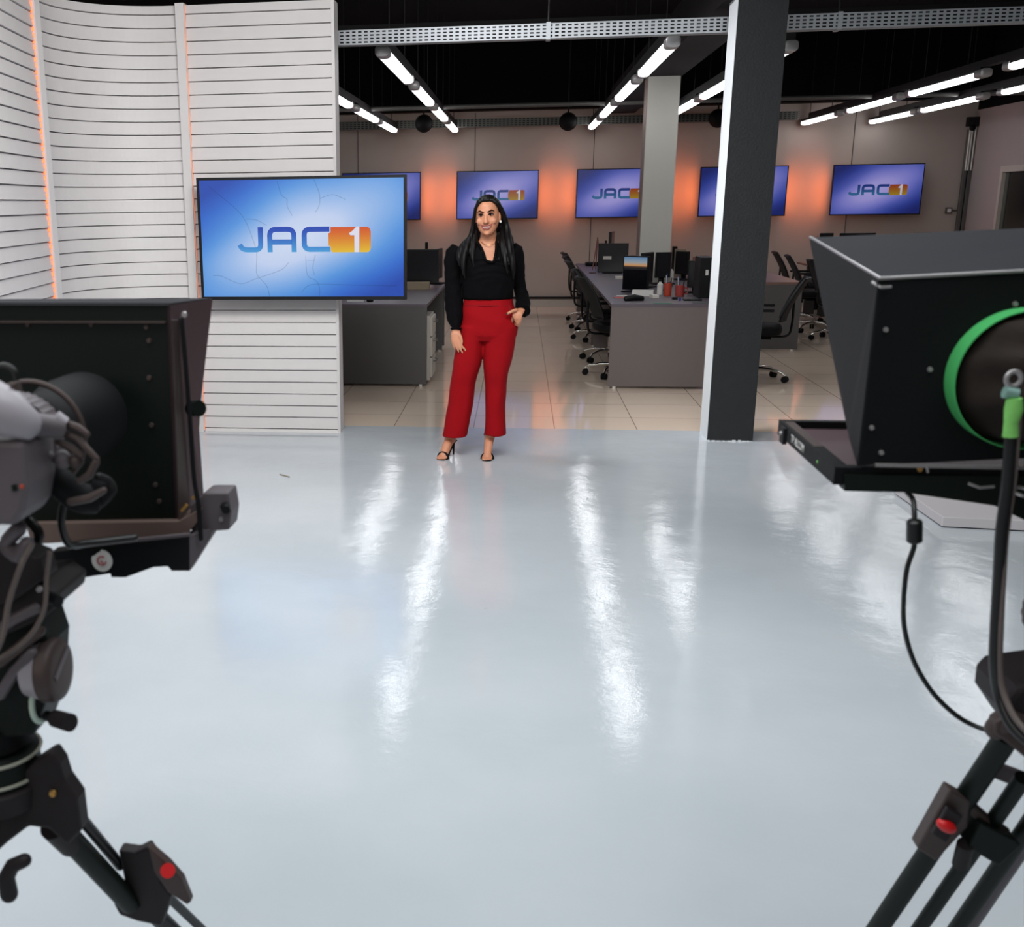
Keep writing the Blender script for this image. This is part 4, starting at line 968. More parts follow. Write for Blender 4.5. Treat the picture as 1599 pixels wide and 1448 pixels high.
# --- sandals
for (d_, sd_, hb, bl_), toe, heel in ((fL, toeL, heelL), (fR, toeR, heelR)):
    sole = B(); out = []
    prof = [(-.035, .022, .102), (.0, .024, .098), (.03, .022, .075), (.07, .020, .040), (.105, .027, .014), (.135, .034, .006), (.165, .034, .004), (.185, .024, .003), (.192, .010, .003)]
    L_ = (Vector((toe.x, toe.y, 0)) - Vector((heel.x, heel.y, 0))).length; k_ = L_ / .19
    rings = []
    for u, w_, z in prof:
        c = Vector((hb.x, hb.y, 0)) + d_ * u * k_
        rings.append([c + sd_ * w_ + Vector((0, 0, z)), c - sd_ * w_ + Vector((0, 0, z)), c - sd_ * w_ + Vector((0, 0, z - .006 if z > .007 else 0)), c + sd_ * w_ + Vector((0, 0, z - .006 if z > .007 else 0))])
    loft(sole, rings); sh = obj('sandal', sole, M_black, woman)
    bm = B(); cyl(bm, Vector((hb.x, hb.y, .094)) - d_ * .018, Vector((hb.x, hb.y, 0)) - d_ * .022, .010, .005, 10); obj('stiletto_heel', bm, M_black, sh, smooth=True)
    bm = B(); c = Vector((hb.x, hb.y, 0)) + d_ * .145 * k_
    tube(bm, [c + sd_ * (.037 * math.cos(t)) + Vector((0, 0, .004 + .040 * math.sin(t))) for t in [PI * k / 10 for k in range(11)]], .0095, 8, flat=1.0); obj('toe_strap', bm, M_black, sh, smooth=True)
    bm = B(); c = hb.lerp(Vector((heel.x, heel.y, .12)), .3) + Vector((0, 0, .028)); torus(bm, c + d_ * .006, .036, .0035, (d_ * .25 + Vector((0, 0, 1))), seg=24); obj('ankle_strap', bm, M_black, sh, smooth=True)

# ------------------------------------------------------------------ camera rigs in the foreground
def quad_plate(bm, pts, thick):          # a sheet through given 3D corners, thick metres deep along its normal
    pts = [Vector(p) for p in pts]; n = (pts[1] - pts[0]).cross(pts[2] - pts[0]).normalized()
    prism(bm, pts, n * thick)
def bolt(name, c, r, m, parent, d=(0, -1, 0), h=.004):
    bm = B(); cyl(bm, c, Vector(c) + Vector(d).normalized() * h, r, r * .8, 12); return obj(name, bm, m, parent, smooth=True)

# ===== right teleprompter
Yr, Yf = 1.9, 2.35
rp = thing('teleprompter', 'right teleprompter with black hood and green ring, its flat monitor pointing at the woman', 'teleprompter', at(1420, 760, Yr))
A = lambda px, py, Y=Yr: at(px, py, Y)
RX = 1700
bTL, bBL, bBR, bTR = A(1374, 437), A(1341, 727), A(RX, 712), A(RX, 420)
# back panel with a round opening, behind the green ring
RC = A(1588, 588); RR = .108
bm = B(); n = 48
per = []
for k in range(n):
    t = 2 * PI * k / n; d_ = Vector((math.cos(t), 0, math.sin(t)))
    # walk out to the panel border
    best = 9
    for P0, P1 in ((bTL, bBL), (bBL, bBR), (bBR, bTR), (bTR, bTL)):
        e = P1 - P0; den = d_.x * e.z - d_.z * e.x
        if abs(den) > 1e-9:
            w_ = P0 - RC; tt = (w_.x * e.z - w_.z * e.x) / den; uu = (w_.x * d_.z - w_.z * d_.x) / den
            if tt > 0 and -1e-6 <= uu <= 1 + 1e-6: best = min(best, tt)
    per.append(best)
ins = [RC + Vector((math.cos(2 * PI * k / n), 0, math.sin(2 * PI * k / n))) * RR * .97 for k in range(n)]
outs = [RC + Vector((math.cos(2 * PI * k / n), 0, math.sin(2 * PI * k / n))) * per[k] for k in range(n)]
for c in (bTL, bBL, bBR, bTR):
    k = min(range(n), key=lambda i: (outs[i] - c).length); outs[k] = c.copy()
loops = [[bm.verts.new(p + Vector((0, dy, 0))) for p in L_] for L_, dy in ((ins, 0), (outs, 0), (outs, .006), (ins, .006))]
for a, b in zip(loops, loops[1:] + loops[:1]):
    for i in range(n): bm.faces.new((a[i], a[(i + 1) % n], b[(i + 1) % n], b[i]))
obj('hood_back_panel', bm, M_blackm, rp)
fTL, fTR = A(1266, 371, Yf), A(1750, 350, Yf)
bm = B(); quad_plate(bm, [bTL + Vector((0, 0, .001)), bTR + Vector((0, 0, .001)), fTR, fTL], -.003); obj('hood_top', bm, M_hoodtop, rp)
bm = B(); quad_plate(bm, [bTL, fTL, A(1322, 652, 2.02), A(1329, 684, 1.96), bBL], .003); obj('hood_side', bm, M_hoodside, rp)
bm = B(); quad_plate(bm, [bTR + Vector((-.01, 0, 0)), fTR, A(1790, 650, 2.02), bBR + Vector((-.01, 0, 0))], .003); obj('hood_side', bm, M_hoodside, rp)
bm = B(); tube(bm, [fTL + Vector((-.001, 0, .001)), bTL + Vector((0, -.002, .002)), bTR + Vector((0, -.002, .002))], .0028, 8); obj('hood_edge_trim', bm, M_alu, rp, smooth=True)
bm = B(); tube(bm, [A(1362, 441, 1.92), A(1376, 449, 1.893), A(1392, 448, 1.893)], .0022, 8); obj('corner_clip', bm, M_alu, rp, smooth=True)
bm = B(); box(bm, A(1366, 726).x, A(RX, 712).x, Yr - .006, Yr, A(1366, 727).z - .001, A(1366, 727).z + .004)
obj('lower_trim', bm, M_alu, rp)
for px, py in ((1383, 515), (1361, 668), (1376, 707), (1585, 475), (1452, 577)): bolt('rivet', A(px, py), .0042, M_alu, rp)
# glass behind the hood: slanted pane
M_gl = bpy.data.materials.new('prompter_glass'); M_gl.use_nodes = True
g_ = M_gl.node_tree.nodes['Principled BSDF']; g_.inputs['Transmission Weight'].default_value = .9; g_.inputs['Roughness'].default_value = .02; g_.inputs['Base Color'].default_value = (.6, .65, .65, 1); MATS['prompter_glass'] = M_gl
bm = B(); quad_plate(bm, [bBL + Vector((.01, .02, .01)), bBR + Vector((-.03, .02, .01)), fTR + Vector((-.04, -.04, -.03)), fTL + Vector((.02, -.04, -.03))], .003); obj('beam_splitter_glass', bm, M_gl, rp)
# green ring: a short tube around the lens opening
def ring_band(c, r0, r1, y0, y1, m, name, parent, n=64):
    bm = B(); L_ = []
    for r, y in ((r0, y0), (r1, y0), (r1, y1), (r0, y1)):
        L_.append([bm.verts.new(Vector((c.x + r * math.cos(2 * PI * k / n), y, c.z + r * math.sin(2 * PI * k / n)))) for k in range(n)])
    for a, b in zip(L_, L_[1:] + L_[:1]):
        for i in range(n): bm.faces.new((a[i], a[(i + 1) % n], b[(i + 1) % n], b[i]))
    return obj(name, bm, m, parent, smooth=True)
ring_band(RC, RR * .985, RR, Yr - .045, Yr - .001, M_grnband, 'green_lens_ring', rp)
# shroud: folded cloth cone narrowing from the ring to the lens
bm = B(); n = 56; rings = []
for j in range(9):
    u = j / 8; y = Yr - .012 - .20 * u; cx = RC + Vector((.055 * u, 0, .012 * u)); r = RR * (.965 - .36 * u)
    rings.append([Vector((cx.x + (r + (.007 * math.sin(k * 2 * PI / n * 9 + 4 * u) + .008 * noise.noise(Vector((k * .2, u * 3, 1)))) * min(1, u * 3)) * math.cos(2 * PI * k / n), y,
                          cx.z + (r + (.007 * math.sin(k * 2 * PI / n * 9 + 4 * u) + .008 * noise.noise(Vector((k * .2, u * 3, 1)))) * min(1, u * 3)) * math.sin(2 * PI * k / n))) for k in range(n)])
loft(bm, rings, cap=False); obj('lens_shroud', bm, M_cloth, rp, smooth=True)
# monitor tray: frame, recessed screen, label
tz = (A(1321, 730).z); 
s0, s1 = A(1202, 655, 2.32), A(1321, 730, 1.915)
tz = (s0.z + s1.z) / 2; xl = (s0.x + s1.x) / 2
s0 = onz(1202, 655, tz); s1 = onz(1321, 730, tz)
y0, y1 = s1.y, s0.y; xL = (s0.x + s1.x) / 2; xR = xL + .42; th = .030
bm = B(); box(bm, xL, xL + .024, y0, y1, tz - th, tz); box(bm, xR - .024, xR, y0, y1, tz - th, tz); box(bm, xL + .024, xR - .024, y1 - .018, y1, tz - th, tz); box(bm, xL + .024, xR - .024, y0, y0 + .02, tz - th, tz)
mon = obj('prompter_monitor_frame', bm, M_blackm, rp, bevel=.001)
obj('prompter_screen', bx(xL + .024, xR - .024, y0 + .02, y1 - .018, tz - th + .002, tz - .014), M_purp, mon)
obj('frame_top_strip', bx(xL + .005, xL + .023, y0 + .16, y1 - .03, tz, tz + .001), M_brnm, mon)
T = Matrix.Translation((xL - .0012, y0 + (y1 - y0) * .60, tz - th * .48)) @ Matrix.Rotation(-PI / 2, 4, 'Z') @ Matrix.Rotation(PI / 2, 4, 'X')
obj('maker_lettering', text_bm('TP ALCOM', .021, T, .0003), M_white, mon)
obj('side_latch', bx(xL - .006, xL + .002, y1 - .075, y1 - .045, tz - th - .006, tz - .004), M_dkmetal, mon, bevel=.001)
bolt('latch_screw', Vector((xL - .006, y1 - .060, tz - .016)), .004, M_alu, mon, d=(-1, 0, 0)); bolt('indicator_led', Vector((xL, y0 + .11, tz - .016)), .003, M_grntape, mon, d=(-1, 0, 0), h=.001)
# near edge plate and mounting arm that slopes down to the right
bm = B(); prism(bm, [A(1319, 742, 1.90), A(1319, 767, 1.90), A(1410, 769, 1.90), A(1553, 790, 1.90), A(1605, 815, 1.90), A(1700, 850, 1.90), A(1700, 745, 1.90)], (0, .035, 0))
obj('mounting_plate', bm, M_green_black, rp)
bm = B(); tube(bm, [A(1512, 755, 1.89), A(1530, 762, 1.885), A(1552, 760, 1.89)], .0025, 8); obj('silver_lever', bm, M_alu, rp, smooth=True)
bolt('brass_screw', A(1436, 733, 1.898), .0045, M_gold, rp); bm = B(); tube(bm, [A(1447, 728, 1.895), A(1449, 738, 1.895)], .002, 8); obj('cotter_pin', bm, M_alu, rp)
bm = B(); torus(bm, A(1597, 768, 1.88), .014, .003, (0.1, -.3, 1), seg=24); obj('clamp_ring', bm, M_alu, rp, smooth=True)
# cables of the right rig
def cable(name, label, pts, r, m, cat='cable', group=None):
    bm = B(); tube(bm, spline(pts, 8), r, 10); return single(name, bm, m, label, cat, group, smooth=True)
c1 = thing('power_cable', 'thin black cable with a ferrite bead looping from the right prompter monitor to the tripod', 'cable', A(1428, 770))
bm = B(); tube(bm, spline([A(1417, 770, 1.93), A(1426, 782, 1.9), A(1428, 812, 1.88), A(1428, 850, 1.88), A(1416, 890, 1.88), A(1411, 940, 1.88), A(1413, 985, 1.88), A(1428, 1035, 1.88), A(1455, 1080, 1.88), A(1490, 1115, 1.87), A(1520, 1133, 1.86), A(1552, 1144, 1.84)], 8), .0042, 10); obj('cord', bm, M_rubber, c1, smooth=True)
bm = B(); tube(bm, [A(1428, 812, 1.88), A(1428, 815, 1.88), A(1428, 845, 1.88), A(1428, 848, 1.88)], [.009, .0125, .0125, .009], 16); obj('ferrite_bead', bm, M_rubber, c1, smooth=True)
c2 = thing('camera_cable', 'thick black cable hanging before the right prompter, green tape at its top', 'cable', A(1580, 640, 1.72))
Y2 = 1.72
bm = B(); tube(bm, spline([A(1583, 640, Y2), A(1578, 690, Y2), A(1573, 760, Y2), A(1564, 830, Y2), A(1560, 900, Y2), A(1555, 985, Y2), A(1554, 1040, Y2), A(1560, 1085, Y2), A(1575, 1125, Y2 - .02), A(1598, 1152, Y2 - .04), A(1640, 1180, Y2 - .06)], 8), .0088, 12); obj('cord', bm, M_rubber, c2, smooth=True)
bm = B(); tube(bm, spline([A(1592, 628, Y2), A(1587, 690, Y2), A(1581, 760, Y2), A(1571, 830, Y2), A(1566, 900, Y2 - .004), A(1562, 985, Y2 - .006), A(1561, 1040, Y2 - .006), A(1567, 1080, Y2 - .01), A(1583, 1118, Y2 - .03), A(1605, 1145, Y2 - .05)], 8), .005, 10); obj('thin_cord', bm, M_greycab, c2, smooth=True)
bm = B(); tube(bm, [A(1584, 622, Y2 - .003), A(1583, 640, Y2 - .003), A(1579, 660, Y2 - .003), A(1578, 682, Y2 - .003)], [.0105, .0125, .0095, .0105], 14); obj('green_tape', bm, M_grntape, c2, smooth=True)
bm = B(); torus(bm, A(1583, 592, Y2), .0105, .0038, (.15, -1, 0), seg=28); obj('silver_eyelet', bm, M_alu, c2, smooth=True)
bm = B(); tube(bm, [A(1568, 612, Y2), A(1588, 616, Y2)], .009, 12); obj('cable_clip', bm, mat('pale_green_metal', rgb(130, 165, 155), .35, .3), c2, smooth=True)

# ===== right tripod
rt = thing('tripod', 'right tripod leg group with grey clamp block and red lever at the lower right corner', 'tripod', (0.9, 1.75, 0))
def P3(px, py, Y): return at(px, py, Y)
def through(a, b, z=0.0):                # extend a->b down to height z
    t = (z - a.z) / (b.z - a.z); return a + (b - a) * t
crown = Vector((.93, 1.62, .86))
def leg_tube(name, a, b, r, m, toz=None, parent=None):
    if toz is not None: b = through(a, b, toz)
    bm = B(); cyl(bm, a, b, r, seg=20); return obj(name, bm, m, parent or rt, smooth=True)
legs_r = [((1573, 1150, 1.76), (1372, 1448, 2.02), .0185), ((1598, 1215, 1.78), (1437, 1448, 2.02), .0135), ((1640, 1240, 1.80), (1496, 1448, 2.03), .015)]
for a, b, r in legs_r: leg_tube('leg_tube', P3(*a), P3(*b), r, M_green_black, .04)
leg_tube('lower_leg_tube', P3(1640, 1262, 1.9), P3(1515, 1448, 2.14), .012, M_camg, .03)
a = through(P3(*legs_r[0][0]), P3(*legs_r[0][1]), .04); b = through(P3(*legs_r[2][0]), P3(*legs_r[2][1]), .04)
bm = B(); tube(bm, [a + Vector((0, 0, -.02)), b + Vector((0, 0, -.02))], .025, 12, ball=True); obj('rubber_foot', bm, M_rubber, rt, smooth=True)
# clamp block around the left tube
def block(pts_near, Y, dpt, m, name, parent, bev=.004, dY=0.0):
    bm = B(); 
    poly = [at(x, y, Y + dY * (y - pts_near[0][1]) / 100.0) for x, y in pts_near]; prism(bm, poly, (0, dpt, 0)); return obj(name, bm, m, parent, bevel=bev)
cb = block([(1484, 1234), (1516, 1252), (1512, 1292), (1462, 1346), (1432, 1326)], 1.80, .035, M_brnm, 'leg_clamp', rt, dY=.04)
block([(1480, 1262), (1505, 1276), (1478, 1318), (1456, 1304)], 1.79, .012, M_drkcast, 'clamp_lever_plate', cb, .003, dY=.04)
bm = B(); q = at(1478, 1290, 1.80); ball(bm, q, .018, .012, .011, M=Matrix.Rotation(math.radians(28), 3, 'Y')); obj('red_lever', bm, M_red, cb, smooth=True, label='red lever')
bm = B(); tube(bm, [at(1500, 1246, 1.83), at(1540, 1282, 1.84), at(1568, 1300, 1.85)], .011, 10); obj('clamp_bridge', bm, M_brnm, rt, smooth=True)
block([(1532, 1285), (1586, 1312), (1596, 1322), (1560, 1354), (1512, 1325)], 1.81, .06, M_green_black, 'leg_clamp', rt, dY=.03)
bm = B(); cyl(bm, at(1508, 1318, 1.83), at(1500, 1350, 1.85), .014); obj('clamp_boss', bm, M_drkcast, rt, smooth=True)
# crown and joint at the frame edge
block([(1575, 1092), (1590, 1074), (1680, 1062), (1690, 1200), (1600, 1160), (1572, 1118)], 1.74, .14, M_drkcast, 'tripod_crown', rt, .01)
bm = B(); tube(bm, [at(1556, 1138, 1.755), at(1572, 1120, 1.75), at(1600, 1135, 1.75)], [.018, .024, .024], 14, ball=True); obj('leg_joint_collar', bm, M_brnm, rt, smooth=True)
block([(1555, 1128), (1572, 1118), (1640, 1170), (1640, 1215), (1590, 1175), (1553, 1146)], 1.735, .03, M_brnm, 'joint_plate', rt, .004)
block([(1560, 1195), (1640, 1225), (1640, 1250), (1548, 1215)], 1.86, .02, M_camg, 'spreader_bracket', rt, .003)
ctr = Vector((1.02, 1.70, .84))
bm = B(); cyl(bm, ctr, ctr + Vector((0, 0, .10)), .07, .075, 32); obj('bowl', bm, M_drkcast, rt, smooth=True)
bm = B(); cyl(bm, at(1572, 1130, 1.77), ctr, .03, .05); cyl(bm, ctr, ctr - Vector((0, 0, .05)), .07, .05, 24); obj('crown_arm', bm, M_drkcast, rt, smooth=True)
for ang in (-.3, -1.9 + .3):
    f_ = Vector((ctr.x + .42 * math.cos(ang), ctr.y + .42 * math.sin(ang), .02)); s_ = ctr + Vector((.06 * math.cos(ang), .06 * math.sin(ang), -.02))
    leg_tube('leg_tube', s_, f_, .017, M_green_black)
    bm = B(); ball(bm, f_, .025, .025, .02); obj('rubber_foot', bm, M_rubber, rt, smooth=True)
# fluid head of the right tripod with its drag knob reaching the frame edge
rh = thing('fluid_pan_mount', 'right fluid tripod head whose ribbed knob touches the right edge of the view', 'tripod head', ctr + Vector((0, 0, .10)))
bm = B(); box(bm, ctr.x - .06, ctr.x + .07, ctr.y - .08, ctr.y + .10, ctr.z + .10, ctr.z + .26); obj('head_body', bm, M_drkcast, rh, bevel=.015)
kq = at(1606, 958, 1.70); bm = B()
k_n = 40; rings = []
for x_, r_ in ((0, .024), (.004, .029), (.03, .029), (.034, .022)):
    rings.append([kq + Vector((x_, (r_ + .0015 * (1 if (k // 2) % 2 else -1)) * math.cos(2 * PI * k / k_n), (r_ + .0015 * (1 if (k // 2) % 2 else -1)) * math.sin(2 * PI * k / k_n))) for k in range(k_n)])
loft(bm, rings); obj('drag_knob', bm, M_brnm, rh, smooth=True)
bm = B(); cyl(bm, kq + Vector((.03, 0, 0)), Vector((ctr.x - .05, kq.y, kq.z)), .012); obj('knob_shaft', bm, M_drkcast, rh, smooth=True)
# plate linking the head to the prompter, and the right camera behind it (mostly outside the view)
bm = B(); box(bm, ctr.x - .05, ctr.x + .05, ctr.y - .20, ctr.y + .20, ctr.z + .26, ctr.z + .285); obj('slide_plate', bm, M_drkcast, rh, bevel=.004)
rc_ = thing('video_camera', 'right studio camera, only its cloth-covered lens showing at the right edge', 'camera', (1.0, 1.5, ctr.z + .285))
bm = B(); box(bm, .93, 1.10, 1.25, 1.62, ctr.z + .290, ctr.z + .47); obj('camera_body', bm, M_camg, rc_, bevel=.015)
bm = B(); cyl(bm, (1.0, 1.60, RC.z + .012), (.94, 1.72, RC.z + .01), .05, .055, 32); obj('lens_barrel', bm, M_bezel, rc_, smooth=True)

# ===== left teleprompter
Yl = 1.80
lp = thing('teleprompter', 'left teleprompter seen from behind, black panel with side wing in painted red reflection and white sticker', 'teleprompter', at(150, 820, Yl))
C_ = lambda px, py, Y=Yl: at(px, py, Y)
lx = -120
bm = B(); prism(bm, [C_(lx, 476), C_(264, 477), C_(277, 812), C_(lx, 817)], (0, .006, 0)); obj('hood_back_panel', bm, M_green_black, lp)
bm = B(); box(bm, C_(lx, 476).x, C_(258, 477).x, Yl - .008, Yl, C_(0, 503).z - .001, C_(0, 503).z + .002); obj('panel_rib', bm, M_brnm, lp)
bm = B(); tube(bm, [C_(lx, 476, Yl - .002), C_(264, 477, Yl - .002)], .002, 6); obj('panel_edge', bm, M_hoodside, lp)
for px, py in ((44, 507), (143, 507), (229, 511), (233, 532), (233, 590), (237, 664), (243, 757), (249, 783)): bolt('rivet', C_(px, py), .0045, M_brnm, lp)
wing = [C_(264, 477), C_(332, 467, 2.15), C_(323, 545, 2.13), C_(315, 616, 2.10), C_(311, 669, 2.07), C_(318, 772, 2.0), C_(300, 800, 1.90), C_(277, 812)]
bm = B(); c0 = bm.verts.new(wing[0])
vs = [bm.verts.new(p) for p in wing[1:]]; th_ = Vector((-.003, -.0005, 0))
ws = [bm.verts.new(p + th_) for p in wing]
for i in range(len(vs) - 1): bm.faces.new((c0, vs[i], vs[i + 1])); bm.faces.new((ws[0], ws[i + 2], ws[i + 1]))
al = [c0] + vs
for i in range(len(al)): bm.faces.new((al[i], al[(i + 1) % len(al)], ws[(i + 1) % len(al)], ws[i]))
obj('hood_side', bm, M_redrefl, lp, label='dark side wing with painted red reflection')
bm = B(); quad_plate(bm, [C_(lx, 476) + Vector((0, .007, 0)), C_(264, 477) + Vector((0, .007, 0)), C_(330, 468, 2.15), C_(lx, 470, 2.15)], .003); obj('hood_top', bm, M_hoodtop, lp)
bm = B(); quad_plate(bm, [C_(269, 500, 1.79), C_(279, 500, 1.80), C_(297, 795, 1.84), C_(280, 812, 1.79)], .004); obj('inner_strip', bm, M_brnm, lp)
bm = B(); tube(bm, spline([C_(283, 498, 1.80), C_(289, 560, 1.80), C_(297, 660, 1.80), C_(303, 745, 1.79), C_(310, 790, 1.78), C_(314, 842, 1.77)], 6), .0042, 10, ball=True); obj('locking_rod', bm, M_bezel, lp, smooth=True)
bolt('slot_screw', C_(288, 491, 1.80), .005, M_alu, lp)
bm = B(); cyl(bm, C_(300, 638, 1.86), C_(311, 638, 1.84), .014, .014, 16); obj('locking_knob', bm, M_green_black, lp, smooth=True)
# base plate, frame and arm under the hood
bm = B(); prism(bm, [C_(40, 819, 1.78), C_(278, 815, 1.78), C_(312, 797, 1.78), C_(306, 818, 1.78), C_(290, 836, 1.78), C_(120, 846, 1.78), C_(50, 850, 1.78)], (0, .10, 0)); obj('base_plate', bm, mat('warm_grey_plate', rgb(120, 100, 92), .5, .2), lp)
bm = B(); prism(bm, [C_(296, 790, 1.80), C_(320, 770, 1.80), C_(356, 770, 1.80), C_(361, 800, 1.80), C_(358, 828, 1.80), C_(334, 830, 1.80), C_(316, 845, 1.80), C_(300, 850, 1.80)], (0, .06, 0)); fr = obj('monitor_bracket', bm, M_camg, lp, bevel=.003)
bolt('bracket_knob', C_(352, 792, 1.80), .009, M_bezel, fr, d=(.3, -1, 0), h=.02); bolt('bracket_screw', C_(346, 811, 1.80), .0045, M_alu, fr)
bm = B(); tube(bm, [C_(300, 778, 1.79), C_(309, 776, 1.79)], .003, 8); tube(bm, [C_(283, 798, 1.785), C_(292, 788, 1.785)], .003, 8); obj('brass_studs', bm, M_gold, lp, smooth=True)
bm = B(); prism(bm, [C_(80, 862, 1.76), C_(296, 836, 1.76), C_(296, 892, 1.76), C_(268, 892, 1.76), C_(262, 885, 1.76), C_(240, 886, 1.76), C_(196, 902, 1.76), C_(174, 902, 1.76), C_(172, 896, 1.76), C_(80, 910, 1.76)], (0, .03, 0)); arm_ = obj('support_bar', bm, M_bezel, lp, bevel=.001)
bm = B(); prism(bm, [C_(296, 838, 1.76), C_(330, 826, 1.80), C_(330, 838, 1.80), C_(296, 892, 1.76)], (0, .03, 0)); obj('bar_end', bm, M_camg, lp)
bm = B(); prism(bm, [C_(105, 853, 1.752), C_(296, 834, 1.752), C_(296, 838, 1.752), C_(105, 858, 1.752)], (0, .01, 0)); obj('bar_edge_strip', bm, M_camg, lp)
st = C_(159.5, 875.5, 1.758); bm = B(); n = 32; pts = []
for k in range(n):
    t = 2 * PI * k / n; r_ = .0195
    if abs(t - 2.2) < .5: r_ = .0155
    pts.append(st + Vector((r_ * math.cos(t) * .95, 0, r_ * math.sin(t))))
prism(bm, pts, (0, -.0012, 0)); sk = obj('round_sticker', bm, M_white, arm_)
bm = B(); tube(bm, [st + Vector((.0075 * math.cos(t), -.0018, .0075 * math.sin(t))) for t in [PI * .35 + k * PI * 1.55 / 12 for k in range(13)]], .0017, 6, ball=True); tube(bm, [st + Vector((.0035, -.0018, -.0062)), st + Vector((-.001, -.0018, -.001))], .0015, 6, ball=True); obj('sticker_mark', bm, mat('faded_red_print', rgb(165, 95, 100), .6), sk)

# ===== left studio camera in front of it
lc = thing('video_camera', 'left studio camera, grey body and viewfinder tube with lens pointing into the prompter', 'camera', at(0, 900, 1.45))
K = lambda px, py, Y=1.5: at(px, py, Y)
bm = B(); prism(bm, [K(-160, 690, 1.35), K(38, 690, 1.35), K(43, 760, 1.35), K(36, 800, 1.35), K(22, 822, 1.35), K(-160, 822, 1.35)], (0, .10, 0)); cbd = obj('camera_body', bm, M_camg, lc, bevel=.008)
bolt('orange_badge_dot', K(34, 760, 1.349), .0032, M_orr, cbd, h=.001); bm = B(); prism(bm, [K(18, 758, 1.349), K(26, 756, 1.349), K(28, 766, 1.349), K(20, 768, 1.349)], (0, -.001, 0)); obj('badge_mark', bm, M_green_black, cbd)
bm = B(); tube(bm, [K(-120, 600, 1.36), K(-20, 632, 1.36), K(14, 646, 1.36), K(36, 660, 1.37)], [.042, .036, .032, .024], 20, ball=True); obj('viewfinder_eyepiece', bm, M_caml, lc, smooth=True)
bm = B(); cyl(bm, K(30, 660, 1.38), K(96, 668, 1.42), .017, .015, 20); va = obj('viewfinder_arm', bm, M_camg, lc, smooth=True)
bm = B(); cyl(bm, K(44, 661, 1.39), K(51, 662, 1.395), .0185, .0185, 20); obj('silver_collar', bm, M_white, va, smooth=True)
bm = B(); cyl(bm, K(86, 652, 1.415), K(102, 662, 1.42), .0105, .009, 16); obj('arm_end_cap', bm, M_caml, va, smooth=True)
bm = B(); prism(bm, [K(14, 600, 1.36), K(24, 596, 1.36), K(26, 618, 1.36), K(34, 640, 1.36), K(26, 644, 1.36), K(16, 622, 1.36)], (0, .02, 0)); obj('handle_strap', bm, M_brnm, lc, bevel=.003)
# lens: barrel, rings, servo grip
LC = K(52, 680, 1.56)
bm = B(); n = 40; rings = []
for y, r in ((1.43, .050), (1.47, .058), (1.50, .058), (1.505, .064), (1.55, .064), (1.56, .058), (1.62, .060), (1.66, .070), (1.72, .072)):
    c = LC + Vector((-.012 * (1.56 - y) / .1, y - LC.y, .0)); rings.append([c + Vector((r * math.cos(2 * PI * k / n), 0, r * math.sin(2 * PI * k / n))) for k in range(n)])
loft(bm, rings); lb = obj('lens_barrel', bm, M_black, lc, smooth=True)
bm = B(); torus(bm, LC + Vector((0, .0, 0)), .080, .0045, (0, 1, 0), seg=48); obj('lens_hood_ring', bm, M_brnm, lb, smooth=True)
bm = B(); rings = []
for y, r in ((1.50, .0655), (1.50, .068), (1.54, .068), (1.54, .0655)):
    c = LC + Vector((-.008, y - LC.y, 0)); rings.append([c + Vector(((r + (.002 if k % 2 and r > .066 else 0)) * math.cos(2 * PI * k / 80), 0, (r + (.002 if k % 2 and r > .066 else 0)) * math.sin(2 * PI * k / 80))) for k in range(80)])
loft(bm, rings, cap=False); obj('focus_gear', bm, M_camg, lb, smooth=True)
bm = B(); tube(bm, spline([K(60, 716, 1.45), K(85, 745, 1.46), (K(120, 775, 1.48)), K(150, 778, 1.5), K(160, 760, 1.5)], 5), [.02] * 6 + [.024] * 9 + [.018] * 6, 14, flat=.9, ball=True); obj('servo_grip', bm, M_black, lc, smooth=True)
for px, py, r in ((72, 716, .0125), (98, 718, .0125), (119, 720, .0105)):
    bm = B(); ball(bm, K(px, py, 1.43), r, r, r * 1.05); obj('round_control', bm, M_brnm if px == 119 else M_camg, lc, smooth=True)
for pts in ([(88, 672), (120, 684), (151, 717)], [(104, 662), (122, 668), (136, 678)], [(92, 690), (112, 700), (128, 712)], [(150, 722), (140, 742), (124, 752)], [(110, 784), (140, 778), (162, 766)]):
    bm = B(); tube(bm, [K(x, y, 1.425) for x, y in pts], [.0055, .0060, .0045], 8, ball=True); obj('finger_rest', bm, M_brnm, lc, smooth=True)
bm = B(); tube(bm, spline([K(154, 745, 1.44), K(170, 752, 1.45), K(176, 765, 1.45), K(168, 778, 1.45)], 4), .006, 8, ball=True); obj('zoom_lever', bm, M_dkmetal, lc, smooth=True)
bm = B(); tube(bm, spline([K(-10, 574, 1.40), K(12, 572, 1.40), K(26, 590, 1.40), K(22, 640, 1.40), K(36, 650, 1.41)], 5), .0045, 8); obj('viewfinder_cable', bm, M_rubber, lc, smooth=True)
bm = B(); tube(bm, spline([K(30, 825, 1.42), K(10, 850, 1.43), K(28, 868, 1.42), K(42, 850, 1.42)], 4), .011, 10, ball=True); obj('strap_loop', bm, M_camg, lc, smooth=True)
bm = B(); tube(bm, spline([K(45, 812, 1.50), K(60, 832, 1.50), K(58, 850, 1.50)], 4), .008, 10, ball=True); tube(bm, spline([K(98, 790, 1.52), K(96, 820, 1.52), K(108, 850, 1.54), K(140, 848, 1.58), K(210, 840, 1.62)], 5), .006, 10, ball=True); obj('lens_cable', bm, M_rubber, lc, smooth=True)
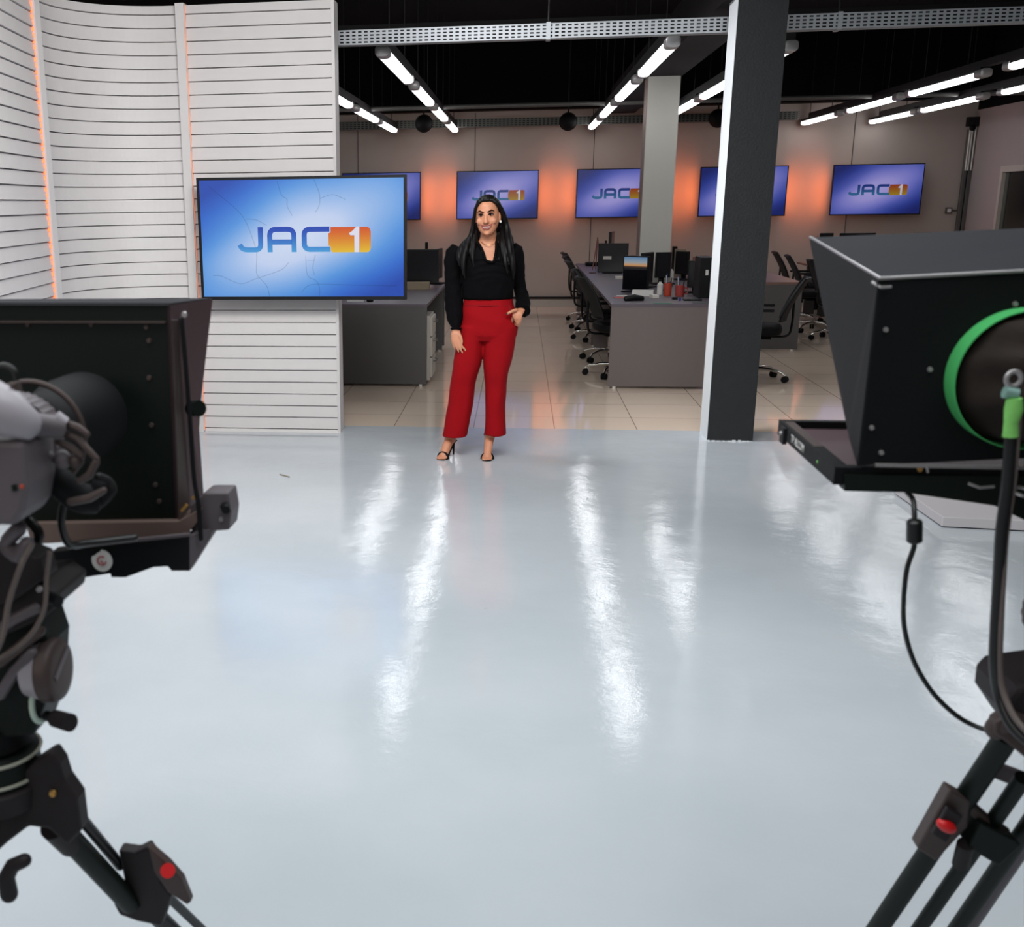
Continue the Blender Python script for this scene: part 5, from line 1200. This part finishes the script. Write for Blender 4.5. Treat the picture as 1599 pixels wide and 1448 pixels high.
# camera plate and tilt platform
lh = thing('fluid_pan_mount', 'left fluid tripod head with round grey drag drum and pale ring scale', 'tripod head', at(-10, 1150, 1.5))
bm = B(); prism(bm, [K(-160, 868, 1.42), K(36, 862, 1.42), K(62, 872, 1.42), K(70, 905, 1.42), K(20, 940, 1.42), K(-160, 990, 1.42)], (0, .05, 0)); obj('camera_plate', bm, M_drkcast, lh, bevel=.004)
bm = B(); prism(bm, [K(-160, 930, 1.44), K(62, 912, 1.44), K(88, 930, 1.44), K(86, 950, 1.44), K(60, 972, 1.44), K(-160, 1060, 1.44)], (0, .12, 0)); obj('tilt_platform', bm, M_drkcast, lh, bevel=.004)
bolt('plate_screw', K(62, 920, 1.415), .0048, M_alu, lh); bolt('lock_knob', K(80, 936, 1.44), .011, M_bezel, lh, d=(.8, -.5, 0), h=.018)
bm = B(); prism(bm, [K(-160, 975, 1.46), K(58, 962, 1.46), K(74, 1010, 1.46), K(70, 1100, 1.46), K(52, 1150, 1.46), K(-160, 1170, 1.46)], (0, .09, 0)); obj('head_body', bm, M_green_black, lh, bevel=.006)
for pts, m in (([(0, 1035), (30, 1012), (62, 985)], M_brnm), ([(0, 1085), (22, 1050), (50, 1020)], M_camg), ([(-10, 990), (20, 968), (56, 950)], M_camg)):
    bm = B(); tube(bm, [K(x, y, 1.44) for x, y in pts], .009, 8, ball=True); obj('casting_rib', bm, m, lh, smooth=True)
ax = Vector((1, -.03, .05)).normalized(); DC = K(91, 1046, 1.47)
def disc(c, prof, m, name, parent, n=48):
    bm = B(); u = ax.orthogonal().normalized(); v = ax.cross(u)
    loft(bm, [[c + ax * h + (u * math.cos(2 * PI * k / n) + v * math.sin(2 * PI * k / n)) * r for k in range(n)] for h, r in prof]); return obj(name, bm, m, parent, smooth=True)
dr_ = disc(DC, ((-.045, .040), (-.022, .046), (-.018, .049)), M_caml, 'drum_rim', lh)
disc(DC, ((-.018, .0485), (-.002, .0485), (.004, .044), (.006, .034)), M_brnm, 'drag_drum', lh)
u = ax.orthogonal().normalized()
bm = B(); box(bm, -.030, .030, -.0015, .0015, -.004, .004, M=Matrix.Translation(DC + ax * .0062 + Vector((0, 0, .010))) @ ax.to_track_quat('Y', 'Z').to_matrix().to_4x4() @ Matrix.Rotation(.5, 4, 'Y')); obj('drum_scale', bm, M_camg, dr_)
bm = B(); torus(bm, DC + ax * -.02 + Vector((-.012, 0, -.052)), .030, .0045, ax, seg=20, a0=1.2, a1=4.2); obj('level_arc', bm, mat('pale_green_white', rgb(185, 205, 190), .5), lh, smooth=True)
bm = B(); cyl(bm, K(86, 1122, 1.45), K(110, 1129, 1.43), .013, .0135, 20); obj('pan_knob', bm, M_drkcast, lh, smooth=True)
bm = B(); cyl(bm, K(72, 1118, 1.46), K(90, 1122, 1.45), .008, .008, 12); obj('knob_stem', bm, M_bezel, lh, smooth=True)
bm = B(); tube(bm, spline([K(50, 850, 1.40), K(34, 880, 1.38), K(14, 940, 1.38), K(2, 1000, 1.37), K(-30, 1060, 1.36)], 6), .0042, 8); single('hanging_cord', bm, M_greycab, 'thin brown-grey cord hanging in front of the left tripod head, farther left', 'cord', 'cords by the left tripod head', smooth=True)
bm = B(); tube(bm, spline([K(78, 862, 1.41), K(73, 900, 1.41), K(68, 955, 1.40), K(40, 1000, 1.395), K(-10, 1035, 1.39), K(-60, 1060, 1.39)], 6), .0036, 8); single('hanging_cord', bm, M_greycab, 'thin brown-grey cord hanging from the left support bar and crossing the head', 'cord', 'cords by the left tripod head', smooth=True)

# ===== left tripod
BC = K(-14, 1168, 1.5)
lt = thing('tripod', 'left tripod with a ringed bowl and an angled leg carrying a red-knobbed clamp', 'tripod', (BC.x, BC.y, 0))
zc_ = BC.z
bm = B(); n = 48; loft(bm, [[Vector((BC.x + r * math.cos(2 * PI * k / n), BC.y + r * math.sin(2 * PI * k / n), z)) for k in range(n)] for r, z in ((.062, zc_ - .060), (.074, zc_ - .050), (.074, zc_ + .0), (.070, zc_ + .004), (.05, zc_ + .010))]); obj('bowl', bm, M_green_black, lt, smooth=True)
bm = B(); cyl(bm, (BC.x, BC.y, zc_ + .0125), (BC.x, BC.y, zc_ + .045), .064, .060, 40); obj('head_base', bm, M_black, lh, smooth=True)
for z in (zc_ - .001, zc_ - .036):
    bm = B(); torus(bm, (BC.x, BC.y, z), .0755, .0028, (0, 0, 1), seg=56); obj('bowl_ring', bm, mat('pale_grey_ring', rgb(165, 165, 150), .5), lt, smooth=True)
bm = B(); n = 36; loft(bm, [[Vector((BC.x + r * math.cos(2 * PI * k / n), BC.y + r * math.sin(2 * PI * k / n), z)) for k in range(n)] for r, z in ((.050, zc_ - .100), (.078, zc_ - .085), (.083, zc_ - .05), (.078, zc_ - .046))]); obj('crown', bm, M_drkcast, lt, smooth=True)
J = K(96, 1290, 1.55)
cw = block([(56, 1190), (78, 1176), (92, 1196), (100, 1222), (120, 1250), (126, 1300), (104, 1322), (76, 1296), (44, 1292), (10, 1318), (-20, 1345), (-40, 1260)], 1.47, .04, M_drkcast, 'leg_socket', lt, .006)
bolt('socket_bolt', K(83, 1239, 1.468), .0062, M_gold, lt)
F = through(K(108, 1300, 1.53), K(312, 1500, 1.93), .02)
def pline(p0, p1, Y0, Y1): return at(p0[0], p0[1], Y0), at(p1[0], p1[1], Y1)
a, b = pline((122, 1272), (188, 1352), 1.53, 1.66); bm = B(); cyl(bm, a, b, .0095); obj('leg_tube', bm, M_bezel, lt, smooth=True)
a, b = pline((100, 1300), (205, 1412), 1.52, 1.66); bm = B(); cyl(bm, a, b, .019, .019); obj('leg_tube', bm, M_green_black, lt, smooth=True)
bm = B(); cyl(bm, K(84, 1290, 1.50), K(112, 1318, 1.54), .023, .022); obj('leg_collar', bm, M_drkcast, lt, smooth=True)
bm = B(); tube(bm, [K(88, 1296, 1.48), K(100, 1290, 1.475), K(108, 1278, 1.475)], .0025, 8); obj('collar_pin', bm, M_gold, lt, smooth=True)
lk = block([(184, 1328), (212, 1332), (230, 1323), (246, 1346), (252, 1378), (268, 1400), (252, 1448), (214, 1440), (186, 1430), (176, 1412), (196, 1390)], 1.63, .028, M_drkcast, 'leg_clamp', lt, .005, dY=.03)
block([(230, 1323), (262, 1350), (284, 1375), (298, 1410), (292, 1414), (262, 1394), (240, 1362)], 1.62, .02, M_brnm, 'clamp_lever', lk, .003, dY=.03)
bm = B(); cyl(bm, at(262, 1360, 1.635), at(262, 1360, 1.595) , .0115, .0125, 16); obj('red_knob', bm, M_red, lk, smooth=True, label='red knob')
for a, b, r in (((214, 1400), (290, 1475), .017), ((262, 1400), (312, 1448), .0085)):
    p, q = pline(a, b, 1.68, 1.80); bm = B(); cyl(bm, p, through(p, q, .03), r, r * .9); obj('lower_leg_tube', bm, M_bezel, lt, smooth=True)
p, q = pline((214, 1400), (290, 1475), 1.68, 1.80); q = through(p, q, .022); bm = B(); ball(bm, q, .028, .028, .022); obj('rubber_foot', bm, M_rubber, lt, smooth=True)
for ang in (PI * .97, -PI * .62):
    f_ = Vector((BC.x + .50 * math.cos(ang), BC.y + .50 * math.sin(ang), .022)); s_ = BC + Vector((.06 * math.cos(ang), .06 * math.sin(ang), -.07))
    bm = B(); cyl(bm, s_, f_, .018, .015); obj('leg_tube', bm, M_green_black, lt, smooth=True)
    bm = B(); ball(bm, f_, .028, .028, .022); obj('rubber_foot', bm, M_rubber, lt, smooth=True)
bm = B(); tube(bm, [K(14, 1396, 1.42), K(10, 1370, 1.42), K(20, 1352, 1.42), K(38, 1344, 1.42)], [.014, .013, .012, .011], 12, ball=True); obj('spreader_lock', bm, M_drkcast, lt, smooth=True)
